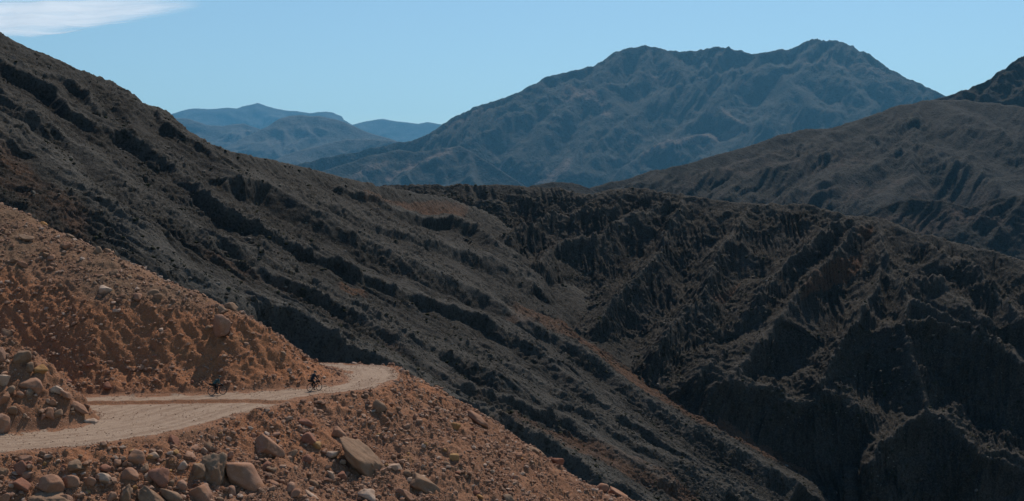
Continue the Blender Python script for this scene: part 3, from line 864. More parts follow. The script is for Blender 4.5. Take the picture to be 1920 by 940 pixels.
# ------------------------------------------------------------------ boulders and stones
M_ROCK = {
    'tan': mat_boulder("tan_boulder", (0.255, 0.135, 0.090), (0.345, 0.205, 0.145), (0.45, 0.33, 0.255)),
    'grey': mat_boulder("grey_boulder", (0.175, 0.112, 0.076), (0.265, 0.180, 0.126), (0.37, 0.285, 0.22), (0.22, 0.12, 0.07)),
    'red': mat_boulder("red_boulder", (0.19, 0.088, 0.060), (0.27, 0.135, 0.095), (0.38, 0.25, 0.20), (0.24, 0.10, 0.06)),
    'pale': mat_boulder("pale_boulder", (0.33, 0.235, 0.175), (0.43, 0.33, 0.265), (0.52, 0.44, 0.37), (0.32, 0.18, 0.115)),
    'ochre': mat_boulder("ochre_boulder", (0.30, 0.165, 0.070), (0.38, 0.23, 0.11), (0.44, 0.31, 0.19), (0.30, 0.14, 0.05)),
}


def ico(sub):
    bm = bmesh.new()
    bmesh.ops.create_icosphere(bm, subdivisions=sub, radius=1.0)
    v = np.array([q.co[:] for q in bm.verts]); f = np.array([[q.index for q in p.verts] for p in bm.faces])
    bm.free()
    return v / np.linalg.norm(v, axis=1)[:, None], f


ICO = {k: ico(k) for k in (1, 2, 3, 4, 5)}


def rock_shape(sub, dims, seed, rough=0.05, planes=16, round_=9.0):
    """angular boulder: soft intersection of random planes, then weathering noise"""
    rg = np.random.default_rng(seed)
    v, f = ICO[sub]
    n = rg.normal(size=(planes, 3)); n /= np.linalg.norm(n, axis=1)[:, None]
    h = rg.uniform(0.62, 1.0, planes)
    c = np.maximum(v @ n.T, 0) / h
    r = 1.0 / (np.sum(c ** round_, axis=1) ** (1 / round_) + 1e-6)
    r = np.clip(r, 0.3, 1.5)
    p = v * r[:, None]
    ext = (p.max(0) - p.min(0)) / 2
    p = p / ext * 1.0
    q = p * 1.0 + seed * 3.1
    d = rough * (1.3 * fbm(q * 1.3, 4, 0.55, seed=seed % 97) + 0.5 * (0.6 - worley(q * 2.4, seed % 89, 'edge')))
    p = p * (1 + d[:, None])
    return p * (np.asarray(dims) / 2.0), f


def add_rock(name, px, py, w, h, roll, kind, label, seed, rough=0.06, sub=4, sink=0.22, group=None, planes=13, cat='boulder', depth=None, rnd=9.0, tip=0.0):
    g = ground_at(px, py + 0.30 * h)
    D = g.y
    a, c = w * D / F, h * D / F
    b = depth if depth else 0.5 * (a + c) * 0.95
    P, f = rock_shape(sub, (a, b, c), seed, rough, planes, rnd)
    me = mesh_from(name, P, f, False if sub < 2 else True)
    o = link(name, me, M_ROCK[kind])
    nrm = near_normal(g.x, g.y)
    o.location = g + nrm * (0.27 * c - sink * c * 0.9)
    o.rotation_euler = (tip, R(roll), random.uniform(-0.25, 0.25))
    tag(o, label, cat, group)
    return o


HERO = [
    # px, py, w, h, roll(+ = right end down), kind, label, rough
    (456, 880, 116, 70, 40, 'tan', "largest smooth tan boulder, tilted down to the right, near the bottom edge of the picture", .035),
    (403, 876, 46, 62, -10, 'grey', "rough knobbly grey boulder leaning on the left of the largest tan boulder", .13),
    (499, 831, 64, 40, 24, 'tan', "pale-topped tan boulder lying alone up the slope from the largest tan boulder", .05),
    (322, 822, 26, 19, 20, 'red', "small dark red boulder with a whitish top just under the lower road edge", .06),
    (258, 856, 30, 33, 12, 'tan', "egg-shaped tan boulder standing in the dark hollow under the lower road", .04),
    (300, 886, 40, 44, 10, 'red', "square brown-red boulder left of the pile of broken stones", .06),
    (377, 920, 50, 48, 14, 'tan', "upright rounded boulder below the knobbly grey one, cut by the bottom edge", .045),
    (325, 928, 56, 30, 33, 'grey', "long grey slab boulder leaning left of the upright rounded boulder", .06),
    (284, 926, 62, 24, 30, 'grey', "flat slab with a white upper edge at the bottom, under the square brown-red boulder", .06),
    (246, 888, 36, 25, 14, 'tan', "low oblong tan boulder touching the left side of the square brown-red one", .05),
    (342, 907, 23, 21, 0, 'tan', "round fist-like stone between the square brown-red boulder and the upright rounded one", .06),
    (288, 850, 22, 19, 10, 'pale', "pale stone just right of the egg-shaped tan boulder", .07),
    (389, 832, 22, 19, 8, 'grey', "small grey block directly above the knobbly grey boulder", .07),
    (371, 877, 26, 28, 15, 'grey', "dull grey stone in the broken pile left of the knobbly grey boulder", .08),
    (341, 871, 17, 18, 0, 'pale', "whitish pitted stone at the left end of the broken stone pile", .12),
    (357, 852, 22, 17, 20, 'tan', "split tan stone at the top of the broken stone pile", .07),
    (271, 877, 16, 18, 0, 'grey', "small grey stone wedged between the oblong and the square boulders", .08),
    (236, 922, 26, 44, -8, 'grey', "bluish grey craggy rock beside the yellowish rill at the bottom", .13),
    (98, 900, 50, 36, 38, 'tan', "elongated brown boulder leaning down right in the lower left corner group", .05),
    (36, 905, 46, 25, 4, 'red', "wide flat red-brown boulder low in the left corner", .05),
    (43, 876, 34, 26, 34, 'red', "slanting brown boulder above the wide flat red-brown one", .05),
    (47, 858, 25, 17, 8, 'tan', "small rounded boulder topmost of the left corner group under the road", .05),
    (130, 904, 32, 30, 30, 'tan', "blocky boulder tucked right behind the elongated brown boulder", .06),
    (141, 869, 28, 26, 15, 'grey', "grey-brown stone with a rubble cap above the blocky boulder", .10),
    (171, 898, 27, 24, 16, 'tan', "smooth oval stone, left one of a pair in the lower left slope", .04),
    (194, 893, 28, 20, 20, 'pale', "pale-topped stone, right one of a pair in the lower left slope", .06),
    (80, 932, 78, 42, 8, 'grey', "wide fissured pale grey rock cut by the bottom edge on the left", .14),
    (124, 934, 26, 40, 0, 'tan', "narrow upright brown rock right of the fissured pale grey rock", .07),
    (6, 931, 30, 24, 0, 'tan', "rock cut by the bottom left corner of the picture", .06),
    (4, 882, 20, 26, 10, 'grey', "greenish grey stone cut by the left edge below the road", .07),
    (37, 664, 32, 30, -20, 'grey', "angular grey boulder with a split side on the rubble mound", .07),
    (63, 716, 48, 32, 18, 'tan', "biggest brown boulder in the middle of the rubble mound", .06),
    (78, 686, 24, 26, 30, 'ochre', "ochre boulder with a white top above the biggest brown one on the mound", .06),
    (6, 709, 22, 30, 30, 'pale', "white-topped boulder cut by the left edge on the mound", .06),
    (5, 742, 18, 34, 30, 'tan', "pinkish boulder cut by the left edge halfway up the mound", .06),
    (7, 785, 24, 52, 18, 'tan', "tall boulder at the foot of the mound, cut by the left edge", .06),
    (14, 622, 28, 18, 34, 'grey', "dark stone pair on the very top of the rubble mound", .08),
    (3, 655, 16, 34, 0, 'tan', "brown boulder cut by the left edge below the mound top", .06),
    (106, 728, 28, 13, 14, 'pale', "flat whitish slab on the right flank of the mound", .07),
    (125, 740, 26, 14, 28, 'tan', "smooth tan slab at the right skyline of the mound", .05),
    (150, 764, 38, 15, 32, 'tan', "long low brown stone at the foot of the mound next to the hairpin", .07),
    (173, 788, 24, 12, 16, 'pale', "outermost pale stone at the tip of the mound on the road edge", .07),
    (54, 685, 16, 20, 0, 'grey', "small grey boulder just right of the angular grey one on the mound", .08),
    (98, 754, 16, 13, 10, 'tan', "small brown stone low on the bare face of the mound", .06),
    (38, 739, 14, 16, 0, 'tan', "brown stone left below the biggest boulder of the mound", .06),
    (415, 610, 32, 46, 12, 'tan', "lone upright tan boulder perched on the brink of the cut bank above the first cyclist", .061),
    (391, 612, 13, 12, 0, 'grey', "small stone just left of the lone upright tan boulder", .07),
    (432, 561, 24, 16, 30, 'grey', "grey outcrop at the hill skyline above the lone upright boulder", .09),
    (196, 539, 26, 20, 14, 'pale', "pinkish white boulder alone in the middle of the upper hillside", .06),
    (178, 530, 11, 9, 0, 'grey', "small grey stone just left of the pinkish white boulder", .07),
    (290, 544, 22, 15, 10, 'grey', "twin grey stones right of the pinkish white boulder", .09),
    (49, 446, 30, 11, 12, 'grey', "long low grey stone high on the hillside near the left edge", .07),
    (26, 487, 16, 12, 20, 'grey', "left one of two grey stones on the hillside near the left edge", .07),
    (42, 494, 22, 11, 10, 'tan', "right one of two stones on the hillside near the left edge", .07),
    (80, 411, 18, 14, 10, 'ochre', "brown block on the hill skyline at the left", .07),
    (131, 441, 20, 9, 18, 'grey', "grey stone sitting on the hill skyline right of the brown block", .07),
    (203, 469, 14, 11, 15, 'grey', "dark stone on the hill skyline above the pinkish white boulder", .07),
    (119, 459, 16, 8, 15, 'grey', "flat dark stone below the skyline stones on the hillside", .07),
    (417, 578, 22, 10, 25, 'grey', "dark flat stone between the skyline outcrop and the lone upright boulder", .07),
    (530, 661, 12, 10, 20, 'grey', "greyish stone stuck in the bank left of the second cyclist", .07),
    (682, 853, 116, 46, 41, 'grey', "longest brown-grey boulder lying diagonally in the middle of the fill slope", .10),
    (631, 806, 28, 30, 0, 'tan', "round-topped tan boulder standing at the head of the longest boulder", .05),
    (582, 821, 30, 26, 4, 'red', "square reddish block uphill left of the longest boulder", .05),
    (589, 835, 24, 15, 8, 'ochre', "orange rounded stone touching the square reddish block from below", .05),
    (574, 791, 30, 20, 28, 'red', "dark triangular stone with a white tip below the lip of the road", .06),
    (709, 761, 28, 20, 38, 'grey', "grey boulder alone under the road bend, right of the second cyclist", .07),
    (738, 873, 32, 14, 20, 'pale', "pink slab with a bright edge at the lower end of the longest boulder", .06),
    (765, 885, 17, 18, 0, 'grey', "grey cube-like stone right of the pink slab", .05),
    (795, 904, 62, 36, 34, 'grey', "smooth grey humped boulder right of the cube-like stone", .05),
    (761, 928, 34, 17, 30, 'tan', "light tan slab at the bottom below the humped grey boulder", .06),
    (690, 924, 38, 26, 26, 'pale', "layered whitish rock near the bottom edge under the longest boulder", .10),
    (620, 848, 28, 13, -14, 'pale', "flat pale slab left beside the longest boulder", .06),
    (573, 859, 20, 22, 20, 'red', "dark pinkish stone below the orange rounded stone", .06),
    (621, 888, 24, 15, 44, 'pale', "greenish white shard in the rubble below the flat pale slab", .06),
    (641, 888, 20, 19, 20, 'red', "reddish stone touching the greenish white shard", .07),
    (585, 905, 21, 15, 24, 'grey', "light grey flat-topped stone in the lower rubble", .07),
    (583, 928, 30, 13, 28, 'pale', "curved white stone at the bottom edge below the flat-topped one", .08),
    (545, 914, 20, 22, 34, 'tan', "tan stone at the bottom edge left of the curved white stone", .06),
    (890, 781, 50, 16, 27, 'tan', "low tan outcrop on the right skyline of the fill slope", .08),
    (1000, 842, 46, 20, 26, 'grey', "grey whaleback boulder on the right skyline of the fill slope", .05),
    (1040, 863, 32, 18, 14, 'red', "square red block just below the grey whaleback boulder", .06),
    (1127, 910, 20, 20, 24, 'tan', "rounded tan stone near the lower end of the slope skyline", .05),
    (1152, 922, 40, 18, 30, 'tan', "last tan boulder where the slope skyline leaves the picture", .06),
    (953, 934, 26, 20, 20, 'grey', "grey stone alone at the bottom edge right of the middle", .06),
    (838, 867, 15, 12, 10, 'grey', "rounded grey stone in the finer rubble right of the humped boulder", .05),
    (893, 921, 14, 12, 10, 'red', "dark stone in the finer rubble near the bottom edge", .06),
    (515, 905, 22, 14, 30, 'tan', "oval tan stone right below the largest tan boulder", .06),
    (505, 878, 20, 13, 20, 'grey', "greenish stone on the right end of the largest tan boulder", .06),
]
for i, (px, py, w, h, roll, kind, label, rough) in enumerate(HERO):
    big = max(w, h)
    add_rock('boulder' if big > 24 else 'stone', px, py, w * 1.02, h * 1.02, roll, kind, label, 100 + i * 7 + (400 if rough == .061 else 0), rough, 5 if big > 60 else (4 if big > 24 else 3), cat='boulder' if big > 24 else 'stone',
             rnd=14.0 if rough < 0.05 else 26.0, sink=-0.08 if rough == .061 else 0.22)

# medium stones: individuals copied from a few shapes, by zone
STONE_MESH = []
for k in range(10):
    P, f = rock_shape(3, (1, 0.85 + 0.1 * (k % 3), 0.62 + 0.09 * (k % 4)), 900 + 13 * k, 0.08, 10, 26.0)
    STONE_MESH.append((P, f))
STONE_DATA = {}
ZONES = [
    ('fill', lambda u: (random.uniform(20, 1010), None), 120, "loose tan stone scattered on the fill slope below the road", "stones on the fill slope", ['tan', 'tan', 'red', 'pale', 'grey', 'ochre']),
    ('hill', lambda u: (random.uniform(0, 560), None), 50, "loose dull stone on the hillside above the cut bank", "stones on the upper hillside", ['grey', 'grey', 'tan']),
    ('mound', lambda u: (random.uniform(-8, 165), None), 26, "loose stone in the rubble of the mound at the hairpin", "stones on the mound", ['tan', 'pale', 'grey']),
    ('cut', lambda u: (random.uniform(0, 600), None), 12, "clod-like red stone stuck in the steep cut bank", "stones in the cut bank", ['red', 'red', 'tan']),
]
YR = {'fill': lambda x: (max(np.interp(x, [0, 300, 450, 600, 740, 1170], [866, 835, 800, 755, 720, 945]), 0) + 6, 938), 'hill': lambda x: (np.interp(x, [0, 200, 400, 560], [392, 480, 568, 645]), np.interp(x, [0, 400, 560], [590, 620, 650])),
      'mound': lambda x: (np.interp(x, [0, 60, 120, 165], [615, 655, 735, 775]), np.interp(x, [0, 165], [790, 782])), 'cut': lambda x: (np.interp(x, [0, 400, 600], [610, 640, 670]), 728)}
for zone, fx, cnt, label, grp, kinds in ZONES:
    made = tries = 0
    while made < cnt and tries < cnt * 20:
        tries += 1
        px = fx(0)[0]
        lo, hi = YR[zone](px)
        if hi - lo < 4: continue
        py = random.uniform(lo, hi)
        g = ground_at(px, py)
        key = {'fill': 'fillz', 'hill': 'hillz', 'mound': 'mnd', 'cut': 'cutz'}[zone]
        if near_sample(NEAR[key], g.x, g.y) < 0.5: continue
        k = random.randrange(len(STONE_MESH)); mk = random.choice(kinds)
        if (k, mk) not in STONE_DATA:
            me = mesh_from('stone', *STONE_MESH[k], True); me.materials.append(M_ROCK[mk]); STONE_DATA[(k, mk)] = me
        o = bpy.data.objects.new('stone', STONE_DATA[(k, mk)])
        COL.objects.link(o)
        s = min(0.95, (0.24 if zone == 'hill' else 0.30) * (random.random() ** -0.42))
        o.scale = (s, s, s)
        o.rotation_euler = (random.uniform(-.5, .5), random.uniform(0, .7), random.uniform(0, 6.28))
        o.location = g + near_normal(g.x, g.y) * (0.12 * s)
        tag(o, label, 'stone', grp)
        made += 1


# ------------------------------------------------------------------ scree: the countless small stones and grit
def build_scree():
    rg = np.random.default_rng(77)
    n = 900000
    # sample in the visible wedge, weighted by zone
    x = rg.uniform(X0 + 1, X1 - 1, n); y = rg.uniform(Y0 + 1, 150, n)
    dens = near_sample(NEAR['verge'] * 0.35 + NEAR['fillz'] * 1.0 + NEAR['hillz'] * 0.62 + NEAR['cutz'] * 0.55 + NEAR['mnd'] * 0.9, x, y)
    clump = fbm(np.stack([x / 3.2, y / 3.2, 0 * x], -1), 3, seed=551)
    keep = (rg.random(n) < np.clip(dens * (0.55 + 0.9 * clump), 0.0, 1)) & (np.abs(x / y) < 0.44)
    zz = near_sample(NEAR_Z, x, y)
    keep &= (zz / y > -0.245)
    x, y, zz = x[keep], y[keep], zz[keep]
    n = len(x)
    s = 0.055 * (rg.random(n) ** -0.48)
    s = np.minimum(s, 0.60)
    s = np.where(near_sample(NEAR['verge'], x, y) > 0.04, np.minimum(s, 0.13), s)
    var = [rock_shape(1, (1, .8, .6), 1200 + 3 * k, 0.05, 9, 14.0) for k in range(12)]
    kind = rg.integers(0, 12, n)
    ang = rg.uniform(0, 2 * np.pi, n); tl = rg.uniform(-0.6, 0.6, n)
    V, Fc, tone = [], [], []
    base = 0
    for k in range(12):
        idx = np.nonzero(kind == k)[0]
        P, f = var[k]
        ca, sa, ct, st = np.cos(ang[idx]), np.sin(ang[idx]), np.cos(tl[idx]), np.sin(tl[idx])
        p = P[None] * s[idx][:, None, None]
        px_, py_, pz_ = p[..., 0], p[..., 1], p[..., 2]
        pz2 = pz_ * ct[:, None] + px_ * st[:, None]; px2 = px_ * ct[:, None] - pz_ * st[:, None]
        vx = px2 * ca[:, None] - py_ * sa[:, None] + x[idx][:, None]
        vy = px2 * sa[:, None] + py_ * ca[:, None] + y[idx][:, None]
        vz = pz2 + (zz[idx] + 0.12 * s[idx])[:, None]
        V.append(np.stack([vx, vy, vz], -1).reshape(-1, 3))
        m = len(idx)
        Fc.append((f[None] + (np.arange(m) * len(P))[:, None, None] + base).reshape(-1, 3))
        tone.append(np.repeat(rg.random(m), len(P)))
        base += m * len(P)
    t = NT("scree_stone")
    P = t.n('ShaderNodeTexCoord').outputs['Object']
    tn = t.attr('tone')
    c = t.mix(t.ramp(tn, 0.0, 0.8), (0.165, 0.085, 0.058), (0.30, 0.19, 0.135))
    c = t.mix(t.ramp(tn, 0.84, 0.97), c, (0.46, 0.37, 0.31))
    c = t.mix(t.noise(P, 12, 3), c, (0.24, 0.14, 0.095))
    m = t.out(c, 0.95, t.noise(P, 20, 3), 0.4, 0.04, 0.08)
    me = mesh_from("scree", np.concatenate(V), np.concatenate(Fc), False, {'tone': np.concatenate(tone)})
    tag(link("scree", me, m), "countless small stones and grit strewn over the red slopes", "scree", kind='stuff')
    print("scree stones", n)


build_scree()


# ------------------------------------------------------------------ scrub: low bushes and loose blocks dotting the dark slopes
def build_scrub():
    rg = np.random.default_rng(99)
    var = [rock_shape(1, (1, .9, .8), 1500 + 3 * k, 0.12, 9, 9.0) for k in range(8)]
    V, Fc, tone = [], [], []
    base = 0
    for nm, cnt, sz in (("mountain_slope", 40000, 0.25), ("mountain_bowl", 15000, 0.32)):
        P, soil, tint = SHEETS[nm]
        nr, nc, _ = P.shape
        r = rg.integers(2, nr - 2, cnt); c = rg.integers(0, nc, cnt)
        p = P[r, c]
        cl = fbm(p / 14.0, 3, seed=601)
        ok = (rg.random(cnt) < np.clip(0.45 + 1.3 * cl, 0.03, 1)) & (np.abs(p[:, 0] / p[:, 1]) < 0.45) & (p[:, 2] / p[:, 1] > -0.25)
        p = p[ok]; n = len(p)
        s = np.minimum(sz * rg.random(n) ** -0.45, sz * 5.0)
        kind = rg.integers(0, 8, n); ang = rg.uniform(0, 6.283, n)
        tn = np.where(rg.random(n) < 0.62, rg.uniform(0, 0.45, n), rg.uniform(0.55, 1, n))
        for k in range(8):
            i = np.nonzero(kind == k)[0]
            Q, f = var[k]
            ca, sa = np.cos(ang[i])[:, None], np.sin(ang[i])[:, None]
            q = Q[None] * s[i][:, None, None]
            V.append(np.stack([q[..., 0] * ca - q[..., 1] * sa + p[i, 0][:, None], q[..., 0] * sa + q[..., 1] * ca + p[i, 1][:, None], q[..., 2] * 0.85 + (p[i, 2] + 0.18 * s[i])[:, None]], -1).reshape(-1, 3))
            Fc.append((f[None] + (np.arange(len(i)) * len(Q))[:, None, None] + base).reshape(-1, 3))
            tone.append(np.repeat(tn[i], len(Q)))
            base += len(i) * len(Q)
    t = NT("scrub")
    tn = t.attr('tone')
    P = t.n('ShaderNodeTexCoord').outputs['Object']
    c = t.mix(t.ramp(tn, 0.0, 0.5), (0.016, 0.018, 0.011), (0.040, 0.038, 0.022))
    c = t.mix(t.ramp(tn, 0.50, 0.56), c, t.mix(t.ramp(tn, 0.55, 1.0), (0.05, 0.044, 0.038), (0.14, 0.125, 0.11)))
    m = t.out(c, 0.95, t.noise(P, 3.0, 3), 0.5, 0.2, 0.05)
    me = mesh_from("scrub", np.concatenate(V), np.concatenate(Fc), False, {'tone': np.concatenate(tone)})
    tag(link("scrub", me, m), "low dark bushes and loose rocks dotting the mountain slopes", "scrub", kind='stuff')


build_scrub()


# ------------------------------------------------------------------ cloud: a thin high sheet of ice cloud outside the haze
def build_cloud():
    nu, nv = 90, 26
    u = np.linspace(-1, 1, nu); v = np.linspace(-1, 1, nv)
    U, Vv = np.meshgrid(u, v)
    px = 60 + 320 * U
    py = 20 - 14 * U + 50 * Vv * (1 - 0.75 * np.maximum(U, 0))
    prof = np.clip(1 - U ** 2, 0, 1) ** 0.5 * np.clip(1 - Vv ** 2, 0, 1) ** 0.5
    c = unproj(px, py, 10500.0 * F / (HZ - py))        # a level sheet 10.5 km up
    n3 = fbm((c / 3000.0).reshape(-1, 3), 3, seed=771).reshape(px.shape)
    th = 800.0 * prof * (0.7 + 0.5 * n3) + 2.0
    top = c.copy(); top[..., 2] += th; bot = c.copy(); bot[..., 2] -= th * 0.6
    V = np.concatenate([top.reshape(-1, 3), bot.reshape(-1, 3)])
    f = grid_faces(nv, nu)
    faces = np.concatenate([f, f[:, ::-1] + nu * nv])
    t = NT("cloud_ice")
    P = t.n('ShaderNodeTexCoord').outputs['Object']
    fac = t.attr('cover')
    st = t.n('ShaderNodeMapping', {'Vector': P, 'Scale': (0.00010, 0.00050, 0.0005)}).outputs[0]
    nz = t.noise(st, 1.0, 6, 0.55, dist=0.6)
    a = t.math('MULTIPLY', t.ramp(t.math('ADD', fac, t.math('MULTIPLY', t.math('SUBTRACT', nz, 0.5), 1.7)), 0.10, 1.1), t.attr('lid'))
    dif = t.n('ShaderNodeBsdfDiffuse', {'Color': (0.97, 0.96, 0.97, 1)}).outputs[0]
    trl = t.n('ShaderNodeBsdfTranslucent', {'Color': (0.97, 0.96, 0.97, 1)}).outputs[0]
    mx = t.n('ShaderNodeMixShader', {0: 0.88, 1: dif, 2: trl}).outputs[0]
    tr = t.n('ShaderNodeBsdfTransparent').outputs[0]
    m2 = t.n('ShaderNodeMixShader', {0: a, 1: tr, 2: mx}).outputs[0]
    o = t.n('ShaderNodeOutputMaterial')
    t.t.links.new(m2, o.inputs[0])
    cov = prof ** 1.4
    me = mesh_from("cloud", V, faces, True, {'cover': np.concatenate([cov.ravel(), cov.ravel()]), 'lid': np.concatenate([cov.ravel() * 0 + 0.06, cov.ravel() * 0 + 0.66])})
    tag(link("cloud", me, t.m), "thin white wispy cloud at the top left of the sky", "cloud")


build_cloud()


# ------------------------------------------------------------------ the two cyclists
class MB:
    """collects tubes, balls, rings and boxes into one mesh"""
    def __init__(self): self.v = []; self.f = []

    def _add(self, v, f):
        b = len(self.v)
        self.v += [tuple(q) for q in v]; self.f += [tuple(i + b for i in q) for q in f]

    def tube(self, pts, rad, seg=10, closed=False, caps=True):
        pts = [Vector(p) for p in pts]
        rad = rad if isinstance(rad, (list, tuple)) else [rad] * len(pts)
        n = len(pts); rings = []
        up = None
        for i, p in enumerate(pts):
            if closed: d = (pts[(i + 1) % n] - pts[i - 1]).normalized()
            else: d = (pts[min(i + 1, n - 1)] - pts[max(i - 1, 0)]).normalized()
            if up is None: up = d.orthogonal().normalized()
            up = (up - d * up.dot(d)).normalized()
            w = d.cross(up)
            rings.append([p + (up * math.cos(6.28318 * k / seg) + w * math.sin(6.28318 * k / seg)) * rad[i] for k in range(seg)])
        v = [q for r in rings for q in r]; f = []
        for i in range(n if closed else n - 1):
            j = (i + 1) % n
            for k in range(seg):
                k2 = (k + 1) % seg
                f.append((i * seg + k, j * seg + k, j * seg + k2, i * seg + k2))
        if not closed and caps:
            f.append(tuple(range(seg))[::-1]); f.append(tuple((n - 1) * seg + k for k in range(seg)))
        self._add(v, f)
        return self

    def ball(self, c, r, seg=14, rot=None):
        r = r if isinstance(r, (list, tuple)) else (r, r, r)
        v, f = ICO[3 if seg > 10 else 2]
        q = v * np.array(r)
        if rot is not None: q = q @ np.array(rot).T
        self._add(q + np.array(c), f.tolist())
        return self

    def capsule(self, a, b, ra, rb, seg=12):
        a, b = Vector(a), Vector(b)
        self.tube([a, a.lerp(b, .33), a.lerp(b, .66), b], [ra, ra * .67 + rb * .33, ra * .33 + rb * .67, rb], seg)
        self.ball(a, ra, 8); self.ball(b, rb, 8)
        return self

    def ring(self, c, R_, r, seg=36, mseg=8):
        c = Vector(c)
        return self.tube([c + Vector((math.cos(6.28318 * k / seg) * R_, 0, math.sin(6.28318 * k / seg) * R_)) for k in range(seg)], r, mseg, True)

    def build(self, name, mat, parent=None, smooth_shade=True):
        me = bpy.data.meshes.new(name)
        me.from_pydata(self.v, [], self.f)
        me.polygons.foreach_set('use_smooth', [smooth_shade] * len(me.polygons))
        return link(name, me, mat, parent)

    def remesh(self, name, mat, parent, voxel, smooth_it=4):
        o = self.build(name, mat)
        m = o.modifiers.new('r', 'REMESH'); m.mode = 'VOXEL'; m.voxel_size = voxel; m.use_smooth_shade = True
        s = o.modifiers.new('s', 'SMOOTH'); s.iterations = smooth_it; s.factor = 0.5
        dg = bpy.context.evaluated_depsgraph_get()
        me = bpy.data.meshes.new_from_object(o.evaluated_get(dg))
        old = o.data
        o.modifiers.clear()
        o.data = me
        me.name = name
        if len(me.materials) == 0: me.materials.append(mat)
        bpy.data.meshes.remove(old)
        o.parent = parent
        return o


M_TYRE = mat_plain("tyre_rubber", (0.018, 0.016, 0.015), 0.85)
M_METAL = mat_plain("bike_metal", (0.05, 0.05, 0.055), 0.4, 0.2, 0.5)
M_STEEL = mat_plain("spoke_steel", (0.30, 0.29, 0.28), 0.35, 0.2, 0.5)
M_FRAME_A = mat_plain("frame_paint_dark", (0.035, 0.022, 0.022), 0.4, 0.2, 0.5)
M_FRAME_B = mat_plain("frame_paint_black", (0.018, 0.018, 0.022), 0.4, 0.2, 0.5)
M_BAG = mat_plain("bag_cloth", (0.016, 0.015, 0.016), 0.9, 0.4, 0.1)
M_SKIN = mat_plain("skin", (0.30, 0.165, 0.115), 0.55, 0.12, 0.3)
M_TEAL = mat_plain("teal_cloth", (0.030, 0.062, 0.066), 0.85, 0.3, 0.15)
M_NAVY = mat_plain("navy_cloth", (0.016, 0.021, 0.030), 0.85, 0.3, 0.15)
M_BLACK = mat_plain("black_cloth", (0.014, 0.012, 0.014), 0.85, 0.3, 0.15)
M_HELM = mat_plain("helmet_shell", (0.012, 0.026, 0.028), 0.6, 0.2, 0.3)
M_SHOE = mat_plain("shoe", (0.10, 0.09, 0.085), 0.7, 0.2, 0.3)
M_HAIR = mat_plain("hair", (0.03, 0.02, 0.015), 0.7, 0.3, 0.3)


